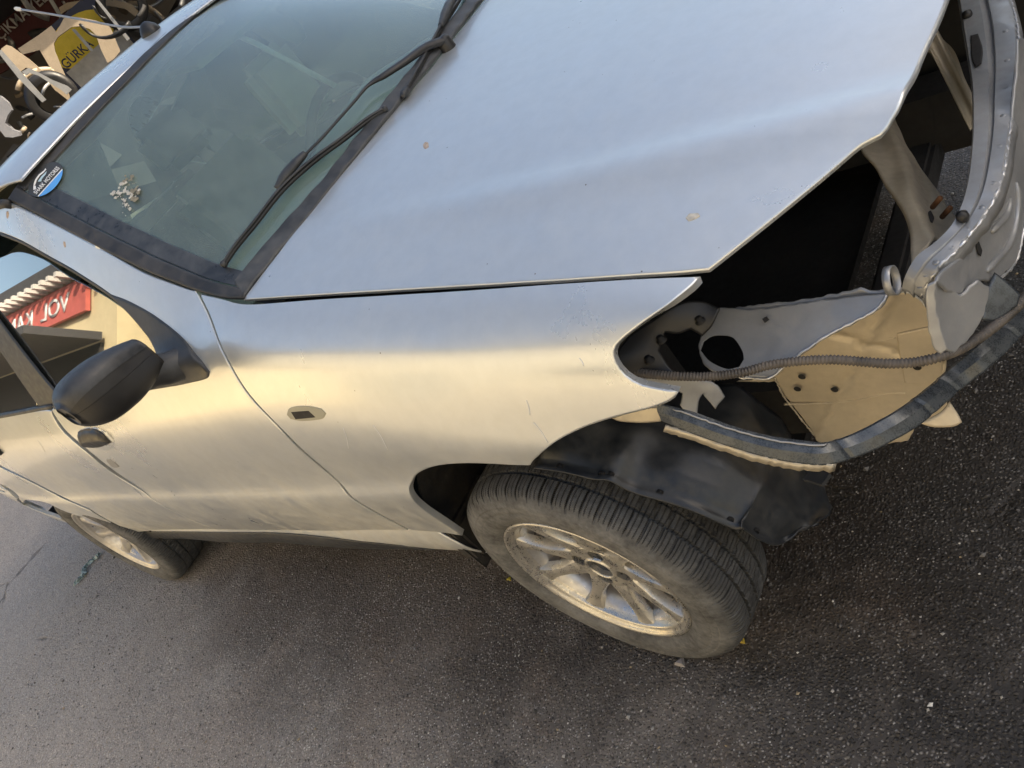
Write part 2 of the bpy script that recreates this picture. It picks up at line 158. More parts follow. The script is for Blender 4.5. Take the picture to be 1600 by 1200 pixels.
 'bg_scrap': [(-10.6555,4.1496,2.3768),(-10.6394,4.1775,2.331),(-10.6357,4.1837,2.2256),(-10.6547,4.151,2.136),(-10.6951,4.0811,2.1216),(-10.7419,4.0,2.077),(-10.7418,4.0003,1.9641),(-10.7231,4.0327,1.9018),(-10.7356,4.011,1.8606),(-10.7779,3.9377,1.9005),(-10.808,3.8857,1.9614),(-10.7999,3.8998,2.0507),(-10.8097,3.8827,2.1081)],
 'bg_bumper': [(-11.0378,4.8458,2.4251),(-10.9867,4.9341,2.4059),(-10.9663,4.9694,2.3119),(-10.937,5.0202,2.1405),(-10.8918,5.0983,1.9629),(-10.889,5.1032,1.8946),(-10.9384,5.0176,1.889),(-10.941,5.0132,1.9783),(-10.9616,4.9776,2.1169),(-10.9787,4.9479,2.2695),(-11.0083,4.8968,2.3578),(-11.0384,4.8447,2.3643)],
 'bg_pole': [(-11.7699,6.9731,2.667),(-11.7521,7.0039,2.6405),(-11.7804,6.955,1.9559),(-11.8087,6.9061,1.9527)],
 'bg_pole2': [(-14.6348,8.1261,3.3777),(-14.606,8.1759,3.3349),(-14.6552,8.0908,2.9731),(-14.6881,8.0338,2.9962)],
 'bg_rod': [(-13.3676,7.2637,2.6532),(-13.3447,7.3034,2.6307),(-13.3562,7.2835,2.2321),(-13.3831,7.237,2.2355)],
 'bg_yellow': [(-13.8804,7.3947,3.0343),(-13.421,8.1895,2.3397),(-13.8189,7.5011,1.5971),(-14.2752,6.7118,2.3272)],
 'bg_sign': [(-16.9445,8.203,4.2266),(-16.6649,8.6867,4.1501),(-15.1786,11.2579,3.5055),(-15.2376,11.1559,2.7292),(-16.9613,8.1739,3.0477),(-17.5304,7.1894,3.2169)],
 'sign_text': [(-16.9316,8.0557,3.5299),(-16.2526,9.2304,3.3642),(-16.8558,8.1867,3.6192),(-16.8644,8.1719,3.6615),(-16.4206,8.9396,3.5717)],
 'yel_text': [(-13.955,6.9263,2.2856),(-13.6626,7.4322,2.2202)],
 'antenna': [(-1.17,0.1028,1.4907),(-1.22,0.1219,1.5098),(-1.32,0.1462,1.5532),(-1.48,0.1818,1.6246),(-1.66,0.2244,1.7027),(-1.86,0.2626,1.7944)],
 'sail': [(-0.8665,7.9529),(-0.7907,7.9299),(-0.7081,7.7489),(-0.633,7.3162),(-0.583,6.6311),(-0.5581,6.0928),(-0.5791,5.9359),(-0.6519,5.9486),(-0.7506,5.9615),(-0.8169,6.0276),(-0.7486,6.3574),(-0.7402,6.8022),(-0.7745,7.3154),(-0.8266,7.6896)],
 'scrap_strip': [(-3.3764,-0.7344,0.0),(-3.4068,-0.7657,-0.0),(-3.4292,-0.7966,0.0),(-3.4275,-0.8257,0.0),(-3.3828,-0.8443,-0.0),(-3.3814,-0.8729,0.0),(-3.3998,-0.8958,0.0)],
 'leaf_a': [(0.1559,-0.7387,0.0)],
 'leaf_b': [(-0.5536,-0.6515,0.0)],
 'stone_a': [(0.0348,-0.8036,0.0)],
 'tie_slot': [(0.69,-0.017,0.716),(0.7012,-0.0196,0.716),(0.7129,-0.07,0.716),(0.7157,-0.1122,0.716),(0.7085,-0.1178,0.716),(0.6998,-0.0877,0.716)],
 'seam1': [(0.6487,-0.4893,0.5524),(0.6264,-0.4899,0.5524),(0.6002,-0.4909,0.5508),(0.5942,-0.4947,0.5202),(0.5864,-0.4993,0.484),(0.5802,-0.503,0.4553),(0.604,-0.503,0.4489),(0.6287,-0.5024,0.4475)],
 'seam2': [(0.4685,-0.4961,0.5407),(0.5118,-0.4945,0.5427),(0.5497,-0.4937,0.5402),(0.5965,-0.4921,0.5419)],
 'seam3': [(0.3808,-0.511,0.4381),(0.4501,-0.5097,0.4313),(0.5021,-0.5082,0.4309),(0.549,-0.506,0.4377),(0.5766,-0.5055,0.4348)],
 'seam4': [(0.4252,-0.5132,0.4086),(0.4542,-0.5118,0.4135),(0.4862,-0.5106,0.4149),(0.503,-0.5107,0.4098),(0.4944,-0.5129,0.3939),(0.4665,-0.5144,0.3888)],
 'rib1': [(0.738,-0.4828,0.6292),(0.7431,-0.4504,0.6182),(0.7486,-0.4153,0.6053),(0.7541,-0.3787,0.6036),(0.7589,-0.3447,0.6192),(0.7614,-0.3252,0.6422)],
 'rib2': [(0.745,-0.433,0.6521),(0.7487,-0.4093,0.6436),(0.753,-0.3821,0.6346),(0.7571,-0.3544,0.6394)],
 'rib3': [(0.7139,-0.6328,0.7069),(0.7178,-0.6114,0.6753),(0.7224,-0.5832,0.6542)],
 'scratch0': [(-0.1514,4.8616),(-0.153,4.5348),(-0.1661,4.1229)],
 'scratch1': [(0.2006,5.582),(0.1988,5.4505),(0.1934,5.2878)],
 'scratch2': [(0.1926,5.1203),(0.1967,4.8789),(0.1973,4.5202)],
 'scratch3': [(-0.2377,4.7332),(-0.2504,4.4582),(-0.275,4.1289)],
 'scratch4': [(-1.8434,5.1091),(-1.8473,4.9045),(-1.8791,4.6721)],
 'scratch5': [(0.3138,6.4565),(0.3167,6.3768),(0.317,6.2708)],
 'rust_a': [(-1.1779,8.8541),(-1.1664,8.8586),(-1.1718,8.7994),(-1.188,8.7493),(-1.1904,8.7821)],
 'rust_b': [(-0.9908,8.6939),(-0.9833,8.702),(-0.9876,8.6058),(-0.9955,8.562),(-0.996,8.6204)],
 'inner_strip': [(-1.15,0.3109,1.3454),(-1.1,0.3057,1.2976),(-1.05,0.3154,1.2094),(-1.0,0.3531,1.0715)],
 'inner_trim': [(-1.25,0.4825,1.4554),(-1.25,0.7317,1.3249),(-1.25,0.6344,1.2499),(-1.25,0.6067,1.1985),(-1.25,0.5599,1.1986),(-1.25,0.5187,1.2489),(-1.25,0.4801,1.3319),(-1.25,0.4283,1.3863)],
 'apron_plate': [(0.6007,-0.491,0.5495),(0.626,-0.4901,0.5513),(0.6479,-0.4893,0.5525),(0.6507,-0.4915,0.5331),(0.6525,-0.4939,0.5125),(0.6408,-0.4988,0.4744),(0.6341,-0.5022,0.4479),(0.604,-0.503,0.4489),(0.5811,-0.5029,0.4552),(0.5876,-0.4989,0.4876),(0.5933,-0.4948,0.5204)],
 'rail_edge': [(0.6385,-0.547,0.6722),(0.6323,-0.5564,0.6687),(0.6198,-0.567,0.6654),(0.6022,-0.5758,0.6636),(0.5795,-0.5862,0.6619),(0.5612,-0.5953,0.66),(0.5403,-0.6087,0.6566),(0.519,-0.6223,0.6531),(0.5036,-0.6345,0.6494),(0.4915,-0.6453,0.646),(0.4771,-0.6485,0.6464),(0.4518,-0.6464,0.6508),(0.4228,-0.6434,0.656)],
 'panel_edge': [(0.7843,-0.1765,0.61),(0.7628,-0.3231,0.5878),(0.757,-0.3628,0.5767),(0.7511,-0.4036,0.57),(0.744,-0.4487,0.5869),(0.7392,-0.478,0.6045)],
 'apron_edge': [(0.3884,-0.5036,0.4977),(0.3872,-0.5079,0.4621),(0.3924,-0.5123,0.4247),(0.4019,-0.5177,0.3771),(0.4117,-0.5225,0.3347),(0.4256,-0.5248,0.3117)],
 'apron_top': [(0.6099,-0.4827,0.6167),(0.6249,-0.4821,0.6176),(0.6397,-0.4823,0.6129),(0.6472,-0.4837,0.5986),(0.6525,-0.4855,0.5826),(0.6577,-0.4877,0.5631),(0.6584,-0.4909,0.5362)],
 'slot1': [(0.6505,-0.3492,0.6413),(0.6515,-0.3408,0.6374),(0.6597,-0.3623,0.6398),(0.662,-0.3801,0.6449),(0.6583,-0.3756,0.6458)],
 'slot2': [(0.7374,-0.4811,0.674),(0.7385,-0.4738,0.6704),(0.7386,-0.4754,0.6563),(0.7374,-0.4837,0.6541),(0.7368,-0.4867,0.6616)],
 'slot3': [(0.4708,-0.5684,0.6846),(0.4772,-0.5653,0.6852),(0.4812,-0.5699,0.6826),(0.4749,-0.574,0.6815)],
}
# ---------------------------------------------------------------- node materials
def new_mat(name):
    m = bpy.data.materials.new(name); m.use_nodes = True
    nt = m.node_tree; nt.nodes.clear()
    out = nt.nodes.new('ShaderNodeOutputMaterial')
    return m, nt, out
class NT:
    """small wrapper to write node graphs as expressions"""
    def __init__(self, nt): self.nt = nt
    def n(self, kind, **kw):
        nd = self.nt.nodes.new('ShaderNode'+kind)
        for k, v in kw.items(): setattr(nd, k, v)
        return nd
    def set(self, nd, **kw):
        for k, v in kw.items():
            s = nd.inputs[k.replace('_', ' ')] if k.replace('_', ' ') in nd.inputs else nd.inputs[k]
            self.put(s, v)
        return nd
    def put(self, s, v):
        if isinstance(v, bpy.types.NodeSocket): self.nt.links.new(v, s)
        elif isinstance(v, (tuple, list)) and s.type == 'RGBA' and len(v) == 3: s.default_value = (*v, 1)
        else: s.default_value = v
    def coord(self): return self.n('NewGeometry').outputs['Position']
    def uv(self): return self.n('TexCoord').outputs['UV']
    def noise(self, vec, scale, detail=4, rough=.55, dist=0):
        nd = self.n('TexNoise'); self.set(nd, Vector=vec, Scale=scale, Detail=detail, Roughness=rough, Distortion=dist); return nd.outputs[0]
    def voro(self, vec, scale, feature='F1', rand=1):
        nd = self.n('TexVoronoi', feature=feature); self.set(nd, Vector=vec, Scale=scale, Randomness=rand); return nd
    def ramp(self, fac, a, b, ca=0., cb=1.):
        nd = self.n('MapRange'); nd.clamp = True; self.set(nd, Value=fac); 
        for i, v in zip((1, 2, 3, 4), (a, b, ca, cb)): nd.inputs[i].default_value = v
        return nd.outputs[0]
    def math(self, op, a, b=0.):
        nd = self.n('Math', operation=op); self.put(nd.inputs[0], a); self.put(nd.inputs[1], b); return nd.outputs[0]
    def mix(self, fac, a, b):
        nd = self.n('Mix', data_type='RGBA'); self.put(nd.inputs[0], fac); self.put(nd.inputs[6], a); self.put(nd.inputs[7], b); return nd.outputs[2]
    def sep(self, vec):
        nd = self.n('SeparateXYZ'); self.put(nd.inputs[0], vec); return nd.outputs
    def mapping(self, vec, scale=(1, 1, 1), rot=(0, 0, 0)):
        nd = self.n('Mapping'); self.put(nd.inputs[0], vec); nd.inputs['Scale'].default_value = scale; nd.inputs['Rotation'].default_value = rot; return nd.outputs[0]
    def bump(self, h, strength=.3, dist=.002):
        nd = self.n('Bump'); self.set(nd, Height=h, Strength=strength, Distance=dist); return nd.outputs[0]
    def bsdf(self, **kw):
        nd = self.n('BsdfPrincipled'); 
        for k, v in kw.items(): self.put(nd.inputs[k.replace('_', ' ')], v)
        return nd
MATS = {}
def simple(name, col, rough=.5, metal=0., var=.15, scale=8., bump=0., bscale=60., dust=0., dust_col=(.22, .19, .15), coat=0., spec=.5):
    """plain colour with uneven tone, dust in patches and a little relief"""
    if name in MATS: return MATS[name]
    m, nt, out = new_mat(name); k = NT(nt); P = k.coord()
    n1 = k.noise(P, scale, 5); n2 = k.noise(P, scale*6, 4)
    dark = tuple(c*(1-var) for c in col); lite = tuple(min(1, c*(1+var)) for c in col)
    c = k.mix(k.ramp(n1, .3, .7), dark, lite)
    f = k.ramp(k.math('ADD', k.math('MULTIPLY', n1, .6), k.math('MULTIPLY', n2, .4)), .42, .68, 0, dust)
    c = k.mix(f, c, dust_col)
    r = k.math('ADD', k.ramp(n2, .3, .7, rough*.85, min(1, rough*1.15)), k.math('MULTIPLY', f, .35))
    b = k.bsdf(Base_Color=c, Roughness=r, Metallic=k.math('MULTIPLY', k.math('SUBTRACT', 1., f), metal), Coat_Weight=coat, Coat_Roughness=.08, Specular_IOR_Level=spec)
    if bump: k.put(b.inputs['Normal'], k.bump(k.noise(P, bscale, 4), bump, .003))
    nt.links.new(b.outputs[0], out.inputs[0]); MATS[name] = m; return m
def paint_material():
    m, nt, out = new_mat('silver_paint'); k = NT(nt); P = k.coord()
    big = k.noise(P, 2.2, 5, .6); fine = k.noise(P, 34, 5, .65)
    streak = k.noise(k.mapping(P, (6, 6, 2)), 4, 4, .6)
    z = k.sep(P)[2]
    low = k.ramp(z, .30, .80, 1, 0)                                    # road film thrown up on the lower doors
    film = k.math('MULTIPLY', k.ramp(k.math('ADD', k.math('MULTIPLY', big, .5), k.math('MULTIPLY', streak, .5)), .35, .72), k.math('ADD', k.math('MULTIPLY', low, .75), .10))
    v = k.voro(P, 42); spot = k.math('MULTIPLY', k.ramp(v.outputs['Distance'], .03, .07, 1, 0), k.ramp(k.sep(v.outputs['Color'])[0], .86, .88))
    c = k.mix(k.ramp(fine, .35, .65), (.615, .645, .655), (.645, .675, .685))
    c = k.mix(film, c, (.56, .52, .43)); c = k.mix(spot, c, (.10, .085, .07))
    rough = k.math('ADD', k.ramp(big, .3, .7, .25, .31), k.math('MULTIPLY', film, .5))
    film = k.math('MULTIPLY', film, k.ramp(fine, .35, .65, .45, 1.35))
    met = k.math('SUBTRACT', .64, k.math('MULTIPLY', k.math('MAXIMUM', film, spot), .8))
    b = k.bsdf(Base_Color=c, Roughness=rough, Metallic=met, Coat_Weight=k.math('SUBTRACT', .55, k.math('MULTIPLY', film, .7)), Coat_Roughness=.09)
    k.put(b.inputs['Normal'], k.bump(k.noise(P, 300, 2), .02, .001))
    nt.links.new(b.outputs[0], out.inputs[0]); return m
def glass_material(name, tint, dust, dust_col=(.40, .42, .40), boost=1.35):
    m, nt, out = new_mat(name); k = NT(nt); P = k.coord()
    tr = k.n('BsdfTransparent'); tr.inputs[0].default_value = (*tint, 1)
    gl = k.n('BsdfGlossy'); gl.inputs['Roughness'].default_value = .012
    lw = k.n('LayerWeight'); lw.inputs[0].default_value = .5                                  # Schlick reflectance of a pane
    f2 = k.math('ADD', .043, k.math('MULTIPLY', k.math('POWER', lw.outputs['Facing'], 5.), .957)); f2 = k.math('MINIMUM', k.math('MULTIPLY', f2, boost), 1.)
    mx = k.n('MixShader'); k.put(mx.inputs[0], f2); nt.links.new(tr.outputs[0], mx.inputs[1]); nt.links.new(gl.outputs[0], mx.inputs[2])
    n1 = k.noise(P, 2.6, 7, .62, .6); n2 = k.noise(P, 16, 3, .6)
    v = k.voro(P, 75); sp = k.math('MULTIPLY', k.ramp(v.outputs['Distance'], .05, .16, 1, 0), k.ramp(k.sep(v.outputs['Color'])[0], .90, .93))
    vv = k.voro(P, 190); sp2 = k.math('MULTIPLY', k.ramp(vv.outputs['Distance'], .10, .30, 1, 0), k.ramp(k.sep(vv.outputs['Color'])[0], .80, .84))
    arc = k.n('TexWave', wave_type='RINGS', rings_direction='SPHERICAL'); k.set(arc, Vector=k.n('VectorMath', operation='ADD').outputs[0], Scale=9., Distortion=5., Detail=3., Detail_Scale=1.5)
    va = arc.inputs['Vector'].links[0].from_node; k.put(va.inputs[0], P); va.inputs[1].default_value = (.30, -.12, -1.06)
    d = k.math('ADD', k.ramp(k.math('ADD', k.math('MULTIPLY', n1, .5), k.math('MULTIPLY', n2, .5)), .36, .66, dust*.62, dust*1.15), k.math('ADD', k.math('MULTIPLY', k.ramp(arc.outputs[1], .85, 1., 0, 1), dust*.10), k.math('ADD', k.math('MULTIPLY', sp, dust*1.9), k.math('MULTIPLY', sp2, dust*.9))))
    df = k.n('BsdfDiffuse'); df.inputs[0].default_value = (*dust_col, 1)
    mx2 = k.n('MixShader'); k.put(mx2.inputs[0], k.math('MINIMUM', d, .9)); nt.links.new(mx.outputs[0], mx2.inputs[1]); nt.links.new(df.outputs[0], mx2.inputs[2])
    nt.links.new(mx2.outputs[0], out.inputs[0]); return m
def asphalt_material():
    m, nt, out = new_mat('asphalt_mat'); k = NT(nt); P0_ = k.coord()
    nz = k.n('TexNoise'); k.set(nz, Vector=P0_, Scale=70., Detail=3.)
    wob = k.n('VectorMath', operation='MULTIPLY_ADD'); k.put(wob.inputs[0], nz.outputs['Color']); wob.inputs[1].default_value = (.008, .008, .008); k.put(wob.inputs[2], P0_); P = wob.outputs[0]
    xyz = k.sep(P0_); big = k.noise(P0_, .8, 6, .62, .5); mid = k.noise(P0_, 3.7, 7, .66, .6); fine = k.noise(P0_, 26, 6, .7)
    c = k.mix(k.ramp(mid, .34, .66), (.054, .046, .040), (.18, .158, .138))
    c = k.mix(k.ramp(k.noise(P0_, 1.1, 4, .6, .7), .46, .62, 0, .6), c, (.125, .104, .085))
    c = k.mix(k.ramp(k.noise(P0_, 1.7, 5, .6, .8), .46, .60, 0, .8), c, (.125, .084, .055))          # rusty oil stains
    # yard dust, thicker away from the parked car; skylight brightening painted in with it
    dust_skylight = k.math('ADD', k.math('MULTIPLY', xyz[0], -.30), k.math('MULTIPLY', xyz[1], -.42))
    dust = k.ramp(k.math('ADD', k.math('ADD', dust_skylight, k.math('MULTIPLY', big, 1.1)), k.math('MULTIPLY', fine, .35)), .98, 1.9, .0, .9)
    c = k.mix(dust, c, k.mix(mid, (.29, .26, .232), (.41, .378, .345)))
    def dark_patch(cx, cy, rx, ry, lo, hi):
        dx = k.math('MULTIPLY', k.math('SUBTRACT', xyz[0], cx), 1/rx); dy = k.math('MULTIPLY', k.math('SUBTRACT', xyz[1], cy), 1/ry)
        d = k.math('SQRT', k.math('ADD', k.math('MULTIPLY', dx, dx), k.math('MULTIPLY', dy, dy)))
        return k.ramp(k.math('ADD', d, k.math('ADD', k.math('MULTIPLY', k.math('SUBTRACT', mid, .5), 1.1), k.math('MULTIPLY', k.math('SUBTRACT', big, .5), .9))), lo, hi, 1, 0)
    c = k.mix(k.math('MULTIPLY', dark_patch(-.9, -.55, 1.3, .62, .55, 1.1), .55), c, (.070, .050, .036))     # darker brown along the sill
    oil_shade = k.math('MULTIPLY', dark_patch(.95, -.25, 1.35, 1.35, .55, 1.25), .86); c = k.mix(oil_shade, c, (.020, .019, .018))   # engine oil soaked in, with the shade under the front painted in too
    a1 = k.voro(P, 135); r1 = k.sep(a1.outputs['Color']); in1 = k.ramp(a1.outputs['Distance'], .30, .52, 1, 0)
    tone = k.n('Mix', data_type='RGBA', blend_type='MULTIPLY'); k.put(tone.inputs[0], in1); k.put(tone.inputs[6], c)
    g = k.n('CombineColor'); gv = k.ramp(r1[0], 0, 1, .40, 1.9)
    for q in range(3): k.put(g.inputs[q], gv)
    k.put(tone.inputs[7], g.outputs[0]); c = tone.outputs[2]
    dens = k.ramp(k.noise(P0_, 2.6, 5, .65), .34, .60, .30, 1.)
    def chips(sc_, lo, hi, keep, cols, amt, c):
        v = k.voro(P, sc_); rc = k.sep(v.outputs['Color']); sz = k.math('MULTIPLY', k.ramp(v.outputs['Distance'], lo, hi, 1, 0), k.ramp(rc[0], keep, keep+.02))
        f = k.math('MULTIPLY', k.math('MULTIPLY', sz, dens), k.math('SUBTRACT', amt, k.math('MULTIPLY', oil_shade, .72))); return k.mix(f, c, k.mix(rc[1], *cols)), f
    c, f1 = chips(48, .10, .24, .72, ((.12, .11, .10), (.42, .39, .36)), .85, c)
    c, f2 = chips(92, .14, .32, .64, ((.16, .15, .14), (.66, .63, .60)), .9, c)
    c, f3 = chips(165, .20, .42, .70, ((.35, .33, .31), (.90, .88, .85)), .95, c)
    cr = k.voro(k.mapping(P0_, (1, 1, 0)), .95, 'DISTANCE_TO_EDGE'); w2 = k.math('ADD', cr.outputs['Distance'], k.math('MULTIPLY', k.math('SUBTRACT', k.noise(P0_, 11, 4), .5), .05))
    crack = k.math('MULTIPLY', k.ramp(k.math('ABSOLUTE', w2), .0, .009, 1, 0), k.ramp(k.noise(P0_, 1.1, 2), .55, .62))
    c = k.mix(k.math('MULTIPLY', crack, .75), c, (.030, .026, .022))
    h = k.math('ADD', k.math('MULTIPLY', in1, k.ramp(r1[1], 0, 1, .2, 1.)), k.math('ADD', k.math('MULTIPLY', f1, 1.6), k.math('ADD', f2, k.math('MULTIPLY', f3, .6))))
    h = k.math('SUBTRACT', k.math('ADD', h, k.math('MULTIPLY', fine, .7)), k.math('MULTIPLY', crack, 2.))
    b = k.bsdf(Base_Color=c, Roughness=k.ramp(k.math('ADD', mid, k.math('MULTIPLY', f3, -.3)), .3, .7, .42, .72), Normal=k.bump(h, .9, .006), Specular_IOR_Level=.5)
    nt.links.new(b.outputs[0], out.inputs[0]); return m
def tyre_material():
    m, nt, out = new_mat('tyre_rubber'); k = NT(nt); P = k.coord(); uv = k.uv()
    n1 = k.noise(P, 11, 6, .62); n2 = k.noise(P, 90, 4, .65)
    s = k.sep(uv)                                                     # u runs round the tyre in pitches, v across the tread
    zig = k.math('MULTIPLY', k.math('ABSOLUTE', k.math('SUBTRACT', k.math('FRACT', k.math('MULTIPLY', s[1], 70)), .5)), .5)
    sip = k.math('ABSOLUTE', k.math('SUBTRACT', k.math('FRACT', k.math('ADD', k.math('MULTIPLY', s[0], 3.), zig)), .5))
    tread = k.ramp(s[1], .44, .47)
    sipe = k.math('MULTIPLY', k.ramp(sip, .0, .12, 1, 0), tread)
    wall = k.math('SUBTRACT', 1., k.ramp(s[1], .36, .47))
    dust = k.math('MULTIPLY', k.ramp(k.math('ADD', k.math('MULTIPLY', n1, .65), k.math('MULTIPLY', n2, .35)), .36, .66, .12, 1.), k.math('ADD', .72, k.math('MULTIPLY', wall, .28)))
    c = k.mix(dust, (.030, .030, .030), k.mix(wall, (.160, .163, .163), (.215, .216, .212))); c = k.mix(k.math('MULTIPLY', sipe, .85), c, (.012, .012, .012))
    h = k.math('SUBTRACT', k.math('MULTIPLY', n2, .5), sipe)
    b = k.bsdf(Base_Color=c, Roughness=.78, Normal=k.bump(h, .9, .004), Specular_IOR_Level=.35)
    nt.links.new(b.outputs[0], out.inputs[0]); return m
M = dict(
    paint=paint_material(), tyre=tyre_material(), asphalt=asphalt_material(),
    screen=glass_material('windscreen_glass', (.74, .86, .81), .175, (.45, .54, .52), boost=1.9), sidewin=glass_material('side_glass', (.45, .52, .48), .04, boost=3.8), far_glass=glass_material('house_glass', (.2, .22, .24), .1),
    trim=simple('black_trim', (.024, .026, .029), .45, dust=.5, dust_col=(.095, .098, .10), bump=.12),
    cowl=simple('cowl_plastic', (.035, .038, .042), .5, dust=.5, dust_col=(.16, .165, .17), bump=.15),
    black=simple('black_plastic', (.013, .013, .014), .42, dust=.22, dust_col=(.045, .045, .045), bump=.1),
    mirror=simple('mirror_shell', (.024, .026, .030), .42, dust=.42, dust_col=(.095, .10, .105), scale=14, bump=.12),
    rubber=simple('seal_rubber', (.022, .023, .025), .55, dust=.45, dust_col=(.12, .12, .125)),
    liner=simple('liner_plastic', (.018, .021, .025), .34, dust=.30, dust_col=(.12, .115, .105), scale=11, bump=.2, bscale=24),
    arch=simple('arch_lining', (.02, .019, .018), .8, dust=.8, dust_col=(.09, .078, .06), scale=9, bump=.5, bscale=50),
    steel=simple('grey_steel', (.34, .35, .36), .40, .55, dust=.45, dust_col=(.19, .18, .165), scale=9, bump=.18, bscale=30),
    gold=simple('primer_panel', (.60, .52, .38), .36, .3, dust=.55, dust_col=(.36, .30, .21), scale=9, bump=.25, bscale=40),
    tan=simple('tan_panel', (.50, .45, .35), .38, .5, dust=.45, dust_col=(.22, .19, .15), scale=10, bump=.15, bscale=30),
    strip=simple('bumper_strip', (.060, .070, .080), .26, .4, dust=.30, dust_col=(.17, .18, .185), scale=70, bump=.15),
    conduit=simple('conduit_plastic', (.075, .068, .062), .55, dust=.8, dust_col=(.20, .175, .15), scale=12),
    rust=simple('rusty_steel', (.16, .075, .035), .8, .3, var=.4, scale=40, bump=.4),
    alloy=simple('dull_alloy', (.62, .60, .55), .28, .85, dust=.42, dust_col=(.30, .265, .20), scale=45, bump=.12),
    barrel=simple('rim_barrel_alloy', (.62, .62, .62), .28, .85, dust=.45, dust_col=(.20, .17, .13), scale=11), alloy_far=simple('rear_alloy', (.62, .60, .56), .33, .8, dust=.4, dust_col=(.32, .28, .22), scale=13),
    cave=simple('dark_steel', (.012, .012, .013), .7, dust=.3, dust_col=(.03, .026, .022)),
    dash=simple('dash_plastic', (.28, .30, .29), .65, bump=.1), seat=simple('seat_cloth', (.17, .175, .165), .9, var=.2, scale=20), beige=simple('interior_beige', (.42, .40, .31), .8),
    white=simple('dirty_white', (.66, .65, .62), .6, dust=.25), chalk=simple('bird_dropping', (.50, .48, .43), .85, var=.3, scale=120, bump=.6, bscale=200),
    brownsplat=simple('brown_splat', (.22, .20, .15), .85, var=.3, scale=120), rustspot=simple('rust_spot', (.42, .33, .26), .7, var=.3, scale=150),
    deco_black=simple('sticker_black', (.045, .05, .055), .35), deco_white=simple('sticker_white', (.80, .82, .84), .35), deco_blue=simple('sticker_blue', (.10, .36, .82), .35),
    sticker_light=simple('sticker_light', (.45, .62, .72), .35),
)
# ---------------------------------------------------------------- mesh helpers
def tag(o, label=None, cat=None, group=None, kind=None):
    for k_, v_ in (('label', label), ('category', cat), ('group', group), ('kind', kind)):
        if v_: o[k_] = v_
    return o
def empty(name, loc=(0, 0, 0), rz=0., parent=None):
    o = bpy.data.objects.new(name, None); COL.objects.link(o); o.location = loc; o.rotation_euler = (0, 0, rz); o.empty_display_size = .1
    if parent: o.parent = parent
    return o
def mesh_obj(name, verts, faces, mat, parent=None, smooth=True, normals=None, uvs=None):
    me = bpy.data.meshes.new(name); me.from_pydata([tuple(map(float, v)) for v in verts], [], [tuple(map(int, f)) for f in faces])
    me.materials.append(mat)
    if smooth: me.polygons.foreach_set('use_smooth', [True]*len(me.polygons))
    if uvs is not None:
        ul = me.uv_layers.new(name='UVMap'); li = np.empty(len(me.loops), int); me.loops.foreach_get('vertex_index', li)
        ul.data.foreach_set('uv', np.asarray(uvs, float)[li].ravel())
    me.update()
    if normals is not None: me.normals_split_custom_set([tuple(n) for n in normals])
    o = bpy.data.objects.new(name, me); COL.objects.link(o)
    if parent: o.parent = parent
    return o
def sharp(o, deg=35):
    me = o.data; bm = bmesh.new(); bm.from_mesh(me)
    for e in bm.edges:
        if len(e.link_faces) == 2 and e.calc_face_angle(0) > math.radians(deg): e.smooth = False
    bm.to_mesh(me); bm.free(); return o
def box(name, lo, hi, mat, parent=None, bevel=.0, rz=0.):
    bm = bmesh.new(); bmesh.ops.create_cube(bm, size=1)
    lo = Vector(lo); hi = Vector(hi)
    for v in bm.verts: v.co = Vector([(lo[i]+hi[i])/2+v.co[i]*(hi[i]-lo[i]) for i in range(3)])
    if bevel: bmesh.ops.bevel(bm, geom=bm.edges[:], offset=bevel, segments=2, affect='EDGES')
    me = bpy.data.meshes.new(name); bm.to_mesh(me); bm.free(); me.materials.append(mat)
    o = bpy.data.objects.new(name, me); COL.objects.link(o)
    if parent: o.parent = parent
    return o
def catmull(P, n, closed=False):
    P = [np.asarray(p, float) for p in P]; out = []; L = len(P)
    for i in range(L if closed else L-1):
        p0 = P[(i-1) % L] if closed or i > 0 else 2*P[0]-P[1]; p1 = P[i]; p2 = P[(i+1) % L]; p3 = P[(i+2) % L] if closed or i+2 < L else 2*P[-1]-P[-2]
        for t in np.arange(n)/n:
            out.append(.5*((2*p1)+(-p0+p2)*t+(2*p0-5*p1+4*p2-p3)*t*t+(-p0+3*p1-3*p2+p3)*t**3))
    if not closed: out.append(P[-1])
    return np.array(out)
def resample(P, step, closed=False):
    P = np.asarray(P, float)
    Q = np.vstack([P, P[:1]]) if closed else P
    d = np.r_[0, np.cumsum(np.linalg.norm(np.diff(Q, axis=0), axis=1))]
    n = max(2, int(round(d[-1]/step))); s = np.linspace(0, d[-1], n+1)
    R_ = np.stack([np.interp(s, d, Q[:, i]) for i in range(Q.shape[1])], 1)
    return R_[:-1] if closed else R_
def smooth_outline(P, step, corner=38):
    """closed outline: soft between corners, corners kept"""
    P = np.asarray(P, float); L = len(P)
    a = P-np.roll(P, 1, 0); b = np.roll(P, -1, 0)-P
    ang = np.degrees(np.abs(np.arctan2(a[:, 0]*b[:, 1]-a[:, 1]*b[:, 0], (a*b).sum(1))))
    cs = [i for i in range(L) if ang[i] > corner]
    if len(cs) < 2: return resample(catmull(P, 8, True), step, True)
    out = []
    for j, i in enumerate(cs):
        e = cs[(j+1) % len(cs)]; idx = [(i+q) % L for q in range(((e-i) % L or L)+1)]
        seg = P[idx]; seg = catmull(seg, 8) if len(seg) > 2 else seg
        r = resample(seg, step); out += list(r[:-1])
    return np.array(out)
def inside(P, poly):
    x, y = P[:, 0], P[:, 1]; c = np.zeros(len(P), bool); q = np.roll(poly, -1, 0)
    for (x1, y1), (x2, y2) in zip(poly, q):
        if y1 == y2: continue
        c ^= ((y1 > y) != (y2 > y)) & (x < (x2-x1)*(y-y1)/(y2-y1)+x1)
    return c
